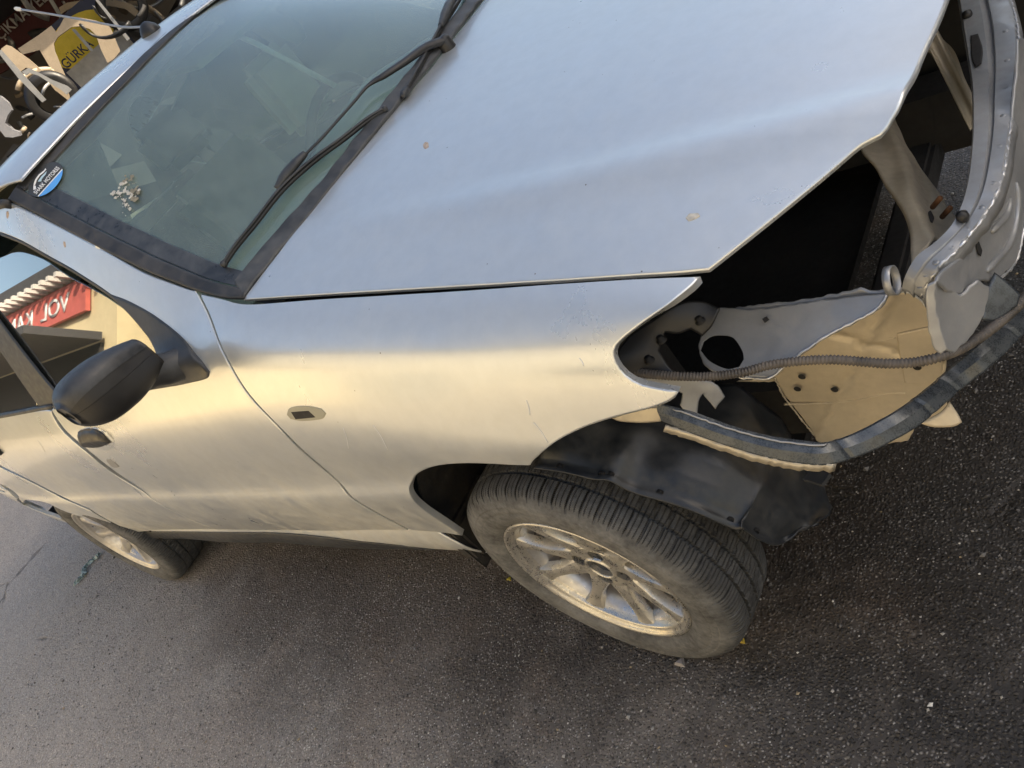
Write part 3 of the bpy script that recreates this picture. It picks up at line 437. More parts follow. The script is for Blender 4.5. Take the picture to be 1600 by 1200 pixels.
def bdist(P, poly):
    d = np.full(len(P), 9.); q = np.roll(poly, -1, 0)
    for a, b in zip(poly, q):
        ab = b-a; L = ab@ab+1e-12; t = np.clip(((P-a)@ab)/L, 0, 1); d = np.minimum(d, np.linalg.norm(P-a-t[:, None]*ab, axis=1))
    return d
def panel(name, surf, outline, mat, parent=None, scale=(1, 1), res=.02, thick=.0015, off=0., edge=.004, roll=.0022, holes=(), disp=None, flip=False, corner=38, mirror=False, bstep=None, lip=0., ragged=0.):
    """pressed sheet: outline drawn on a surface, rolled edge, real thickness, exact surface normals"""
    sc = np.array(scale, float)
    B = smooth_outline(np.asarray(outline, float)*sc, bstep or res*.5, corner)
    area = .5*np.sum(B[:, 0]*np.roll(B[:, 1], -1)-B[:, 1]*np.roll(B[:, 0], -1))
    if area < 0: B = B[::-1]
    t = np.roll(B, -1, 0)-np.roll(B, 1, 0); t /= np.linalg.norm(t, axis=1)[:, None]+1e-12
    nin = np.stack([-t[:, 1], t[:, 0]], 1)
    if ragged: B = B+nin*np.convolve(np.random.default_rng(len(B)).normal(0, ragged, len(B)+2), [.35, .5, .35], 'valid')[:, None]
    I = B+nin*edge; ok = inside(I, B) & (bdist(I, B) > edge*.75); I = I[ok]
    H = [smooth_outline(np.asarray(h, float)*sc, res*.25, corner) for h in holes]
    lo, hi = B.min(0), B.max(0)
    gx, gy = np.meshgrid(np.arange(lo[0]+res/2, hi[0], res), np.arange(lo[1]+res/2, hi[1], res*.9), indexing='ij')
    gx = gx+(np.arange(gy.shape[1])[None, :] % 2)*res*.5
    G = np.stack([gx.ravel(), gy.ravel()], 1)
    G = G[inside(G, B)]; G = G[bdist(G, B) > edge+res*.35]
    for h in H: G = G[~inside(G, h)]; G = G[bdist(G, h) > res*.2]
    V = np.vstack([B]+H+[I, G]); nb = len(B); E_ = [(i, (i+1) % nb) for i in range(nb)]; k0 = nb
    for h in H: E_ += [(k0+i, k0+(i+1) % len(h)) for i in range(len(h))]; k0 += len(h)
    r = delaunay_2d_cdt([Vector(v) for v in V], E_, [], 0, 1e-7)
    VV = np.array([tuple(v) for v in r[0]]); F = np.array([f for f in r[2] if len(f) == 3])
    cen = VV[F].mean(1); keep = inside(cen, B)
    for h in H: keep &= ~inside(cen, h)
    F = F[keep]
    def ev(Q):
        q = Q/sc; p = surf(q[:, 0], q[:, 1]); return p
    def full(Q, d=None):
        h = 1e-3; p = ev(Q); a = ev(Q+[h, 0])-ev(Q-[h, 0]); b = ev(Q+[0, h])-ev(Q-[0, h])
        n = np.cross(a, b); n /= np.linalg.norm(n, axis=1)[:, None]+1e-12
        n = -n if flip else n
        o = np.full(len(Q), off)
        if disp is not None: o = o+disp(Q[:, 0], Q[:, 1])
        return p+n*o[:, None], n
    p, n0 = full(VV)
    h = 2e-3
    a = full(VV+[h, 0])[0]-full(VV-[h, 0])[0]; b = full(VV+[0, h])[0]-full(VV-[0, h])[0]
    n = np.cross(a, b); n /= np.linalg.norm(n, axis=1)[:, None]+1e-12; n = -n if flip else n
    bd = bdist(VV, B); onb = bd < 1e-5
    if onb.any():                                                    # roll the rim under
        i = np.linalg.norm(VV[onb][:, None]-B[None], axis=2).argmin(1)
        q = VV[onb]-nin[i]*1e-3; outw = full(q)[0]-full(VV[onb])[0]; outw /= np.linalg.norm(outw, axis=1)[:, None]+1e-12
        p[onb] -= n[onb]*roll; m = n[onb]*.55+outw*.85; n[onb] = m/np.linalg.norm(m, axis=1)[:, None]
    tot = len(p); back = p-n0*thick
    if lip: back[onb] = back[onb]-n0[onb]*lip
    tri = VV[F]; ar = (tri[:, 1, 0]-tri[:, 0, 0])*(tri[:, 2, 1]-tri[:, 0, 1])-(tri[:, 1, 1]-tri[:, 0, 1])*(tri[:, 2, 0]-tri[:, 0, 0])
    F = F[np.abs(ar) > 1e-10]; ar = ar[np.abs(ar) > 1e-10]
    F[ar < 0] = F[ar < 0][:, ::-1]
    if flip: F = F[:, ::-1]
    faces = [tuple(f) for f in F]+[tuple(f[::-1]+tot) for f in F]
    cnt = {}
    for f in F:
        for q in range(3):
            e = (f[q], f[(q+1) % 3]); cnt[e] = 1
    walls = [(e[1], e[0], e[0]+tot, e[1]+tot) for e in cnt if (e[1], e[0]) not in cnt]
    verts = np.vstack([p, back]); fl = faces+walls
    if mirror: verts = verts*[1, -1, 1]; fl = [f[::-1] for f in fl]; nn = n*[1, -1, 1]
    else: nn = n
    ln = []
    for f in fl[:len(F)]: ln += [nn[i] for i in f]
    for f in fl[len(F):2*len(F)]: ln += [-nn[i-tot] for i in f]
    for f in fl[2*len(F):]:
        a_, b_, c_ = verts[f[0]], verts[f[1]], verts[f[2]]; w = np.cross(b_-a_, c_-a_); w /= np.linalg.norm(w)+1e-12; ln += [w]*len(f)
    return mesh_obj(name, verts, fl, mat, parent, True, ln)
CAMP = np.array(cam.matrix_world.translation)
def sheet(name, pts, mat, parent=None, disp=None, toward=None, **kw):
    """flat or dented sheet from a 3D outline that lies in one plane"""
    P = np.asarray(pts, float); o = P.mean(0); _, _, vt = np.linalg.svd(P-o); e1, e2, n = vt
    if n@((CAMP if toward is None else np.asarray(toward, float))-o) < 0: n = -n
    e2 = np.cross(n, e1)
    uv = np.stack([(P-o)@e1, (P-o)@e2], 1)
    hs = [np.stack([(np.asarray(h, float)-o)@e1, (np.asarray(h, float)-o)@e2], 1) for h in kw.pop('holes', ())]
    ob = panel(name, lambda u, v: o+u[:, None]*e1+v[:, None]*e2, uv, mat, parent, disp=disp, holes=hs, **kw)
    return ob
def frames(P):
    P = np.asarray(P, float); T = np.gradient(P, axis=0); T /= np.linalg.norm(T, axis=1)[:, None]+1e-12
    up = np.array([0, 0, 1.]) if abs(T[0][2]) < .9 else np.array([1., 0, 0])
    N = [np.cross(np.cross(T[0], up), T[0])]; N[0] = N[0]/np.linalg.norm(N[0])
    for i in range(1, len(P)):
        v = N[-1]-T[i]*(N[-1]@T[i]); N.append(v/(np.linalg.norm(v)+1e-12))
    N = np.array(N); return T, N, np.cross(T, N)
def sweep(name, path, profile, mat, parent=None, scale=None, closed_profile=True, normals=None, smooth=True):
    """profile: (a, b) offsets along side and up axes; normals: up axis per point"""
    P = np.asarray(path, float); T, N, Bn = frames(P)
    if normals is not None:
        N = np.asarray(normals, float); N = N-T*(N*T).sum(1)[:, None]; N /= np.linalg.norm(N, axis=1)[:, None]; Bn = np.cross(T, N)
    pr = np.asarray(profile, float); m = len(pr); V = []; 
    for i in range(len(P)):
        s = 1. if scale is None else scale[i]
        for a, b in pr: V.append(P[i]+Bn[i]*a*s+N[i]*b*s)
    F = []
    for i in range(len(P)-1):
        for j in range(m if closed_profile else m-1):
            F.append((i*m+j, i*m+(j+1) % m, (i+1)*m+(j+1) % m, (i+1)*m+j))
    if closed_profile: F += [tuple(range(m))[::-1], tuple(range((len(P)-1)*m, len(P)*m))]
    return mesh_obj(name, V, F, mat, parent, smooth)
def circle(r, n=10, flat=1.): return [(r*math.cos(2*math.pi*i/n), r*flat*math.sin(2*math.pi*i/n)) for i in range(n)]
def tube(name, path, r, mat, parent=None, seg=10, scale=None): return sweep(name, path, circle(r, seg), mat, parent, scale)
def lathe(name, prof, mat, parent=None, n=64, axis='y', center=(0, 0, 0), closed=False):
    V, F = [], []; m = len(prof)
    for i in range(n):
        t = 2*math.pi*i/n
        for y, r in prof:
            p = {'y': (r*math.cos(t), y, r*math.sin(t)), 'z': (r*math.cos(t), r*math.sin(t), y), 'x': (y, r*math.cos(t), r*math.sin(t))}[axis]
            V.append([p[q]+center[q] for q in range(3)])
        for j in range(m if closed else m-1):
            a, b = i*m+j, i*m+(j+1) % m; c, d = ((i+1) % n)*m+(j+1) % m, ((i+1) % n)*m+j
            F.append((a, b, c, d))
    return mesh_obj(name, V, F, mat, parent)
def text_obj(name, body, mat, parent, origin, right, up, height, depth=.004, spacing=1., width=None):
    cu = bpy.data.curves.new(name, 'FONT'); cu.body = body; cu.size = 1; cu.extrude = 0; cu.space_character = spacing; cu.offset = .012
    tmp = bpy.data.objects.new('tmp', cu); COL.objects.link(tmp); dg = bpy.context.evaluated_depsgraph_get(); dg.update()
    me = bpy.data.meshes.new_from_object(tmp.evaluated_get(dg)); bpy.data.objects.remove(tmp)
    r = Vector(right).normalized(); u = Vector(up).normalized(); nrm = r.cross(u)
    co = np.empty(len(me.vertices)*3); me.vertices.foreach_get('co', co); co = co.reshape(-1, 3)
    k = height/.72; kx = width/(co[:, 0].max()-co[:, 0].min()) if width else k
    bm = bmesh.new(); bm.from_mesh(me)
    for v in bm.verts: v.co = Vector(origin)+r*(v.co.x*kx)+u*(v.co.y*k)
    ex = bmesh.ops.extrude_face_region(bm, geom=bm.faces[:])
    for v in ex['geom']:
        if isinstance(v, bmesh.types.BMVert): v.co += nrm*depth
    bmesh.ops.recalc_face_normals(bm, faces=bm.faces); bm.to_mesh(me); bm.free(); me.materials.clear(); me.materials.append(mat); me.name = name
    o = bpy.data.objects.new(name, me); COL.objects.link(o); o.parent = parent; return o
def mirror_copy(o, parent):
    c = o.copy(); c.data = o.data.copy(); COL.objects.link(c); c.parent = parent
    me = c.data; bm = bmesh.new(); bm.from_mesh(me)
    for v in bm.verts: v.co.y *= -1
    bmesh.ops.reverse_faces(bm, faces=bm.faces); bm.to_mesh(me); bm.free(); return c
def dents(amp, f=18, seed=0):
    r = np.random.default_rng(seed); K = [(r.normal(0, f, 2), r.uniform(0, 6.28), r.uniform(.4, 1)) for _ in range(7)]
    return lambda u, v: amp*sum(a*np.sin(k_[0]*u+k_[1]*v+p) for k_, p, a in K)/3
SV = (1, .075); SW = (.8, .62)
def on_screen(pts, off=0.):
    q = np.asarray(pts, float); p = screen(q[:, 0], q[:, 1]); h = 1e-3
    a = screen(q[:, 0]+h, q[:, 1])-p; b = screen(q[:, 0], q[:, 1]+h)-p; n = np.cross(b, a); n /= np.linalg.norm(n, axis=1)[:, None]
    n = np.where((n[:, 2] < 0)[:, None], -n, n); return p+n*off, n
S_ = SHAPES
# ---------------------------------------------------------------- the setting
def grid_plane(name, x0, x1, y0, y1, z, mat, nx=2, ny=2, f=None):
    X, Y = np.meshgrid(np.linspace(x0, x1, nx), np.linspace(y0, y1, ny), indexing='ij'); Z = np.full(X.shape, z) if f is None else f(X, Y)
    V = np.stack([X, Y, Z], -1).reshape(-1, 3); F = [(i*ny+j, (i+1)*ny+j, (i+1)*ny+j+1, i*ny+j+1) for i in range(nx-1) for j in range(ny-1)]
    return mesh_obj(name, V, F, mat)
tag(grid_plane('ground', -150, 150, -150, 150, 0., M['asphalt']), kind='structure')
conc = simple('pale_concrete', (.48, .41, .30), .85, dust=.5, dust_col=(.42, .35, .25), scale=1.2, bump=.3, bscale=40)
def slab(name, x0, x1, y0, y1, z, mat):
    o = box(name, (x0, y0, z-.1), (x1, y1, z), mat); return o
tag(slab('bounce_slab', -40, 30, -9.2, -2.35, .012, conc), kind='structure')  # unseen pale slab, added to reflect warm sunlight onto the car side
stucco = simple('cream_stucco', (.60, .545, .41), .9, dust=.3, dust_col=(.42, .35, .26), scale=1.5, bump=.3, bscale=30)
stucco2 = simple('yellow_stucco', (.70, .60, .38), .9, dust=.3, dust_col=(.45, .38, .26), scale=1.5, bump=.3, bscale=30)
greywall = simple('grey_render', (.20, .20, .21), .9, dust=.4, scale=1.2, bump=.3, bscale=25)
darkroof = simple('dark_roofing', (.055, .055, .06), .7, bump=.2)
shutter = simple('shutter_metal', (.24, .27, .30), .5, .4); redv = simple('red_banner', (.55, .13, .11), .6); darkred = simple('dark_red_board', (.095, .018, .022), .6, dust=.35, dust_col=(.05, .03, .028))
darkfill = simple('dark_fill', (.03, .03, .03), .8)
# long cream building across the yard: lights the flank of the car
b = empty('yard_building', (-6, -9.2, 0)); tag(b, 'long cream building across the yard, only seen mirrored in the silver car', 'building')
def bpart(name, lo, hi, mat, par=b, bev=0.): return box(name, [lo[i]-par.location[i] for i in range(3)], [hi[i]-par.location[i] for i in range(3)], mat, par, bev)
bpart('wall', (-17, -15, 0), (14, -9.2, 7.6), stucco)
bpart('roof', (-17.4, -15.4, 7.6), (14.4, -8.7, 7.9), darkroof)
for i in range(5):
    x = -15+i*5.6
    w_ = bpart('shutter' if i % 2 else 'window', (x, -9.16, .02 if i % 2 else 1.5), (x+2.6, -9.10, 2.9), shutter if i % 2 else M['far_glass'])
    if not i % 2: bpart('sill', (x-.1, -9.18, 1.38), (x+2.7, -9.05, 1.48), stucco2)
# building with the red banner that shows in the side window
c = empty('banner_building', (-14, -6, 0)); tag(c, 'yellow building with a red lettered banner, mirrored in the side window of the car', 'building')
cp = lambda n_, lo, hi, m_: bpart(n_, lo, hi, m_, c)
cp('wall', (-22, -9, 0), (-9.4, -4.05, 3.66), stucco2); cp('roof', (-22.3, -9.3, 3.66), (-9.1, -3.80, 3.84), darkroof)
cp('opening', (-21, -4.08, .02), (-9.8, -4.0, 2.62), darkfill); cp('added_awning', (-21, -3.99, 2.64), (-9.7, -3.1, 2.74), darkroof)  # added dark slab and awning, standing in for shade on the lower wall
cp('banner', (-17.2, -4.03, 3.10), (-10.2, -3.97, 3.56), redv)
for q in range(26): cp('eave_bracket', (-17+q*.29, -4.0, 3.58), (-16.9+q*.29, -3.72, 3.645), M['white'])
text_obj('banner_word', 'VOL', M['deco_white'], c, (-10.75+14, -3.965+6, 3.20), (-1, 0, 0), (0, 0, 1), .25, .01, width=1.1)
text_obj('banner_word', 'KAN', M['deco_white'], c, (-12.15+14, -3.965+6, 3.20), (-1, 0, 0), (0, 0, 1), .25, .01, width=1.15)
# unseen hall, added to keep the yard in shade
a = empty('shade_hall', (12, 12, 0)); tag(a, 'added grey hall, out of view, that shades the car from the low sun', 'building')
bpart('wall', (2.2, 4.2, 0), (26, 20, 6.1), greywall, a); bpart('roof', (1.8, 3.9, 6.1), (26.4, 20.4, 6.4), darkroof, a)
for i in range(4): bpart('shutter', (4+i*5, 4.12, .02), (7+i*5, 4.18, 3.2), shutter, a)
# scrap shelter behind the car
DV = np.array([-.8659, .5002, 0]); RV = np.array([.5002, .8659, 0])          # view direction and its right hand, level
def bg(m, r, z): return CAMP*[1, 1, 0]+DV*m+RV*r+[0, 0, z]
def prism(name, pts, depth, mat, parent):
    """outline in a plane, pushed back by depth: a real solid"""
    P = np.asarray(pts, float); n = len(P); ba = P+DV*depth
    o = mesh_obj(name, np.vstack([P, ba]), [tuple(range(n)), tuple(range(2*n-1, n-1, -1))]+[(i, i+n, (i+1) % n+n, (i+1) % n) for i in range(n)], mat, parent, False)
    bm = bmesh.new(); bm.from_mesh(o.data); bmesh.ops.recalc_face_normals(bm, faces=bm.faces); bm.to_mesh(o.data); bm.free(); return o
def bar(name, a_, b_, w_, h_, mat, parent):
    a_, b_ = np.asarray(a_, float), np.asarray(b_, float)
    return sweep(name, [a_, b_], [(-w_/2, -h_/2), (w_/2, -h_/2), (w_/2, h_/2), (-w_/2, h_/2)], mat, parent, smooth=False)
sh = empty('scrap_shelter'); tag(sh, 'dark shelter of posts and roofing over the scrap heap behind the car', 'shelter')
def bgbox(name, m0, m1, r0, r1, z0, z1, mat, par):
    V = [bg(m, r, z) for m in (m0, m1) for r in (r0, r1) for z in (z0, z1)]
    o = mesh_obj(name, V, [(0, 1, 3, 2), (4, 6, 7, 5), (0, 4, 5, 1), (2, 3, 7, 6), (0, 2, 6, 4), (1, 5, 7, 3)], mat, par, False)
    bm = bmesh.new(); bm.from_mesh(o.data); bmesh.ops.recalc_face_normals(bm, faces=bm.faces); bm.to_mesh(o.data); bm.free(); return o
bgbox('back_wall', 23.0, 23.2, -12, 12, 0, 3.74, greywall, sh)
bgbox('roof', 15.5, 24, -12.5, 12.5, 3.75, 3.9, darkroof, sh)
for r in (-9, 9): bgbox('post', 17.6, 17.8, r-.1, r+.1, 0, 3.74, shutter, sh)
# things lying about under the shelter
def flat_thing(name, shape, mat, label, cat, depth=.10, bend=0.):
    o = prism(name, S_[shape], depth, mat, None); tag(o, label, cat); return o
scrapbeige = simple('scrap_beige', (.42, .34, .24), .5, .1, dust=.4, dust_col=(.25, .20, .15)); scrapgrey = simple('scrap_grey', (.30, .31, .32), .4, .5, dust=.4)
scrapwhite = simple('scrap_white', (.22, .23, .26), .4, .2, dust=.3); yellow = simple('yellow_sign', (.62, .46, .02), .6, dust=.2); navy = simple('navy_sign', (.012, .018, .055), .5)
sg = empty('shop_sign'); tag(sg, 'dark red sign board with white letters behind the scrap', 'sign'); prism('board', S_['bg_sign'], .12, darkred, sg)
t0 = np.array(S_['sign_text'][0]); t1 = np.array(S_['sign_text'][1])
text_obj('lettering', 'ÇIKMA YEDEK', M['white'], sg, t0-DV*.03, RV, (0, 0, 1), .19, .02, width=float((t1-t0)@RV)*1.18)
for i in range(12): 
    q = t0+RV*(.0+i*.19)+np.array([0, 0, .30])-DV*.03
    prism('letter_foot', [q, q+RV*.13, q+RV*.13+[0, 0, .05], q+[0, 0, .05]], .02, M['white'], sg)
yl = empty('yellow_board'); tag(yl, 'yellow sign board with dark blue letters framed by scrap bodywork', 'sign')
y0 = np.array(S_['yel_text'][0])
P0 = np.array(S_['bg_yellow']); cy = P0.mean(0)
prism('board', [cy+RV*r+np.array([0, 0, z]) for r, z in ((-.55, -.75), (.75, -.75), (.75, .6), (-.55, .6))], .06, navy, yl)
prism('yellow_field', [cy-DV*.03+RV*(.10+.62*math.cos(t_))+np.array([0, 0, .16+.36*math.sin(t_)]) for t_ in np.linspace(0, 6.283, 28, endpoint=False)], .025, yellow, yl)
prism('pale_field', [cy-DV*.045+RV*r+np.array([0, 0, z]) for r, z in ((-.5, -.7), (.7, -.7), (.7, -.06), (-.5, -.06))], .012, simple('pale_board', (.40, .39, .36), .6), yl)
text_obj('lettering', 'GÜRKA', navy, yl, y0-DV*.16+RV*.05, RV, (0, 0, 1), .15, .02, width=.62)
flat_thing('body_side_frame', 'bg_frame', scrapbeige, 'beige car body side frame standing in front of the yellow sign', 'scrap')
flat_thing('wheel_arch_panel', 'bg_arch', scrapbeige, 'beige arched body panel above the yellow sign', 'scrap')
flat_thing('scrap_fender', 'bg_panel', scrapbeige, 'curved beige fender leaning below the red sign', 'scrap')
flat_thing('metal_strip', 'bg_strip', scrapgrey, 'straight grey metal strip leaning at the left picture edge', 'scrap', .05)
flat_thing('scrap_body_corner', 'bg_scrap', scrapwhite, 'cut white body corner beside the car roof', 'scrap', .25)
flat_thing('scrap_bumper', 'bg_bumper', scrapgrey, 'silver bent bumper bar below the curved beige fender', 'scrap', .08)
flat_thing('metal_pole', 'bg_pole', scrapgrey, 'thin grey pole slanting behind the antenna', 'pole', .06)
flat_thing('sign_post', 'bg_pole2', scrapgrey, 'grey post standing in front of the red sign lettering', 'pole', .06)
flat_thing('leaning_rod', 'bg_rod', scrapgrey, 'grey rod inside the opening of the beige body frame', 'rod', .04)
def scrap_tyre(m, r, z, R_, lab):
    o = lathe('old_tyre', [(-.09, R_*.62), (-.11, R_*.8), (-.08, R_*.97), (0, R_), (.08, R_*.97), (.11, R_*.8), (.09, R_*.62)], M['black'], None, 40)
    o.location = bg(m, r, z); o.rotation_euler = (.1, .1, math.atan2(RV[1], RV[0])); tag(o, lab, 'tyre')
scrap_tyre(14.2, -.62, 2.0, .36, 'black tyre lying at the left picture edge under the metal strip'); scrap_tyre(17, 1.2, 2.45, .42, 'black tyre in the dark behind the antenna base')
hp = empty('scrap_heap'); tag(hp, 'dark heap of scrap car parts filling the shelter', 'scrap heap')
for i in range(70):
    m = random.uniform(13.8, 21); r = random.uniform(-3.2, 4.5); z = random.uniform(.2, 1.45 if m < 16.5 else 2.0)
    o = mesh_obj('scrap_part', [p for p in (np.array([[-1, -1, -1], [1, -1, -1], [1, 1, -1], [-1, 1, -1], [-.8, -.9, 1], [.9, -.7, 1], [.8, .9, 1], [-.9, .7, 1]])*[random.uniform(.15, .6), random.uniform(.2, .7), random.uniform(.1, .35)])], [(0, 3, 2, 1), (4, 5, 6, 7), (0, 1, 5, 4), (1, 2, 6, 5), (2, 3, 7, 6), (3, 0, 4, 7)], [M['cave'], darkfill, M['trim'], greywall][i % 4], hp, False)
    o.location = bg(m, r, z); o.rotation_euler = (random.uniform(-.6, .6), random.uniform(-.6, .6), random.uniform(0, 3))
for r in (-4, 0, 4): bgbox('heap_base', 16.9, 22.8, r-2.0, r+2.0, 0, 1.9+.1*r/4, M['cave'], hp)
bgbox('heap_base', 14.0, 16.8, -2.4, 3.2, 0, 1.5, M['cave'], hp)
# ---------------------------------------------------------------- the car
car = tag(empty('car'), 'silver car with its front bumper, headlamp and engine stripped out', 'car')
pn = dict(scale=SV, res=.022, edge=.0035, roll=.0018, flip=False)
fender = panel('front_fender', side, S_['fender'], M['paint'], car, lip=.012, **pn)
fdoor = panel('front_door', side, S_['front_door'], M['paint'], car, lip=.010, **pn)
rdoor = panel('rear_door', side, S_['rear_door'], M['paint'], car, lip=.010, **pn)
quarter = panel('quarter_panel', side, S_['quarter_panel'], M['paint'], car, lip=.014, **pn)
rbump = panel('rear_bumper', side, S_['rear_bumper'], M['paint'], car, off=.004, lip=.012, **pn)
for nm, k_ in (('front_fender', 'fender'), ('front_door', 'front_door'), ('rear_door', 'rear_door'), ('quarter_panel', 'quarter_panel'), ('rear_bumper', 'rear_bumper')):
    panel(nm, side, S_[k_], M['paint'], car, mirror=True, scale=SV, res=.05, edge=.0045)
# dark structure behind the panel gaps
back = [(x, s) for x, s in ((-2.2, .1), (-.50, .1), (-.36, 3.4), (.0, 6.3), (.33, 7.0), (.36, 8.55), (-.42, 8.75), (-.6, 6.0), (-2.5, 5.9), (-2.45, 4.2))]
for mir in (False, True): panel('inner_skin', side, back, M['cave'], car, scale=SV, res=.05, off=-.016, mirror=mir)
# windows
def opening(k_): return S_[k_]
def flat_glass(k_, par):
    q = np.array(S_[k_]); P = side(q[:, 0], q[:, 1]); c_ = P.mean(0); n_ = np.linalg.svd(P-c_)[2][2]; n_ = n_ if n_[1] < 0 else -n_
    P = P-((P-c_)@n_)[:, None]*n_-n_*.016; return sheet('side_window', P, M['sidewin'], par, res=.05, thick=.003, edge=.002, roll=.0005, toward=(0, -5, 3))
fg = flat_glass('front_glass', fdoor)
rg = flat_glass('rear_glass', rdoor)
bp_ = panel('pillar_trim', side, S_['b_pillar'], M['trim'], fdoor, scale=SV, res=.02, off=-.006, thick=.004)
for mir_parent in (car,):
    panel('side_window', side, [(-2.35, 6), (-2.3, 8), (-1.75, 8.6), (-1.3, 8.6), (-.9, 7.9), (-.75, 6.05)], M['sidewin'], car, scale=SV, res=.05, off=-.014, thick=.003, mirror=True)
    panel('door_frame', side, [(-2.5, 6.2), (-2.35, 8.3), (-1.75, 8.75), (-1.3, 8.75), (-.85, 8.1), (-.6, 7.2), (-.5, 8.3), (-.7, 9), (-1.15, 9), (-1.6, 9), (-2.3, 9), (-2.7, 7.5)], M['paint'], car, scale=SV, res=.05, mirror=True)
panel('rear_door_frame', side, [(-1.51, 8.66), (-1.75, 8.62), (-2.3, 8.05), (-2.4, 6.1), (-2.6, 6.1), (-2.62, 7.2), (-2.4, 8.6), (-2.1, 9), (-1.51, 9)], M['paint'], car, scale=SV, res=.04)
def side_path(pts, off=0., n=6):
    q = catmull(np.array(pts, float), n); p = side(q[:, 0], q[:, 1]); h = 1e-3
    a = side(q[:, 0]+h, q[:, 1])-p; b = side(q[:, 0], q[:, 1]+h)-p; nn = np.cross(a, b); nn /= np.linalg.norm(nn, axis=1)[:, None]
    return p+nn*off, nn
# bright/black rubber round the window opening
fo = S_['front_door']; i0 = fo.index(S_['front_door'][20])
belt = [fo[i] for i in (19, 20, 21, 22)]; top = [fo[i] for i in (24, 25, 26, 27, 28, 29)]
for nm, pts, r in (('belt_seal', belt, .007), ('window_seal', top, .006)):
    p, nn = side_path(pts, -.003); sweep(nm, p, [(-r, -.004), (r, -.004), (r*.8, .003), (-r*.8, .003)], M['trim'], fdoor, normals=nn)
p, nn = side_path([(-2.35, 6.03), (-2.1, 6.03), (-1.8, 6.03), (-1.53, 6.03)], -.003); sweep('belt_seal', p, [(-.007, -.004), (.007, -.004), (.006, .003), (-.006, .003)], M['trim'], rdoor, normals=nn)
# handles and lock
def dome(k_, h):
    q = np.array(S_[k_])*SV; c_ = q.mean(0); 
    return lambda u, v: h*np.clip(1-bd_norm(np.stack([u, v], 1), q), 0, 1)
def bd_norm(P, q):
    d = bdist(P, q); return 1-np.sqrt(np.clip(d/(d.max()+1e-9), 0, 1))
panel('door_handle', side, S_['handle'], M['black'], fdoor, scale=SV, res=.006, off=.004, disp=dome('handle', .016), thick=.006)
panel('handle_cup', side, S_['handle_cup'], M['paint'], fdoor, scale=SV, res=.006, off=.001, disp=lambda u, v: -dome('handle_cup', -.004)(u, v), thick=.003, edge=.002)
panel('door_lock', side, S_['lock'], M['steel'], fdoor, scale=SV, res=.004, off=.002, thick=.003, edge=.0015)
panel('door_handle', side, S_['rear_handle'], M['black'], rdoor, scale=SV, res=.006, off=.004, disp=dome('rear_handle', .016), thick=.006)
panel('side_repeater_hole', side, S_['repeater_hole'], M['cave'], fender, scale=SV, res=.006, off=.0026, thick=.001, edge=.001, roll=.0003)
panel('side_repeater_frame', side, S_['repeater'], simple('olive_plastic', (.33, .32, .25), .5), fender, scale=SV, res=.006, off=.0018, thick=.002, edge=.002, holes=[S_['repeater_hole']])
# sill
def sill(x, s):
    z0 = .385+.045*(x+1); k_ = np.clip(s, 0, 1); zb = .258+.022*(x+1.4)
    return np.stack([x, -.764-.010*np.sin(k_*3.1)+.024*k_**2+.004*np.sin(x*9)*k_, (z0-.003)*(1-k_)+zb*k_], -1)
for mir in (False, True):
    panel('sill', sill, [(-2.20, .0), (-2.24, .18), (-2.10, .92), (-1.95, 1.), (-.45, 1.), (-.335, .95), (-.345, .4), (-.39, .0)], M['paint'], car, scale=(1, .11), res=.03, flip=True, mirror=mir, thick=.002, lip=.0)
    o = box('floor_pan', (-3.4, -.71, .27), (-.36, .71, .33), M['cave'], car) if not mir else None
sill_guard = panel('sill_guard', sill, [(-2.22, .12), (-2.20, .35), (-2.08, .96), (-1.9, .99), (-.95, .99), (-.60, .97), (-.5, .90), (-.62, .5), (-1.0, .16), (-1.6, .1)], M['trim'], car, scale=(1, .11), res=.03, flip=True, off=.003)
# hood
hr = [tuple(q) for q in S_['hood_right']]
hr = [q for q in hr if q[1] < -.03]
xr = hr[0][0]; xf = hr[-1][0]
half = [(xr+.012, 0.)]+hr+[(xf+.012, 0.)]
hood_out = half+[(x, -y) for x, y in half[::-1][1:-1]]
hd = panel('hood', hood, hood_out, M['paint'], car, res=.024, edge=.004, roll=.003, thick=.004, lip=.002, corner=30)
panel('bird_dropping', hood, S_['hood_splat'], M['chalk'], hd, res=.004, off=.0015, edge=.001, roll=.001, thick=.001)
panel('rust_spot', hood, S_['hood_rust'], M['rustspot'], hd, res=.005, off=.0006, edge=.001, roll=.0004, thick=.0004)
# roof
hdr_y = np.linspace(-.50, .50, 15)
def roof_front(y): return float(np.interp(abs(y), [0, .2, .4, .5, .53], [-1.035, -1.043, -1.062, -1.085, -1.10]))
ro = [(roof_front(y)-.012+.06*(abs(y)/.56)**2.2, y) for y in hdr_y]+[(-1.4, .565), (-2.0, .56), (-2.45, .50), (-2.55, .3), (-2.56, 0), (-2.55, -.3), (-2.45, -.50), (-2.0, -.56), (-1.4, -.565)]
rf = panel('roof', roof, ro, M['paint'], car, res=.03, edge=.006, roll=.004, thick=.004)
panel('roof_lining', roof, [(x*.995-.04, y*.90) for x, y in ro], M['beige'], car, res=.08, off=-.03)
ap = np.array(S_['antenna']); tip = ap[-1]; bs = roof(np.array([-1.16]), np.array([.10]))[0]
ant = empty('antenna', (0, 0, 0), parent=rf)
tube('antenna_rod', catmull([bs+[-.02, .012, .02], ap[2]+[0, 0, 0], ap[3], ap[4], ap[5]], 8), .0032, M['steel'], ant, 8)
tube('antenna_tip', [ap[5]+(ap[5]-ap[4])*t_ for t_ in (0, .05, .16, .2)], .0062, M['white'], ant, 8, [.6, 1, 1, .6])
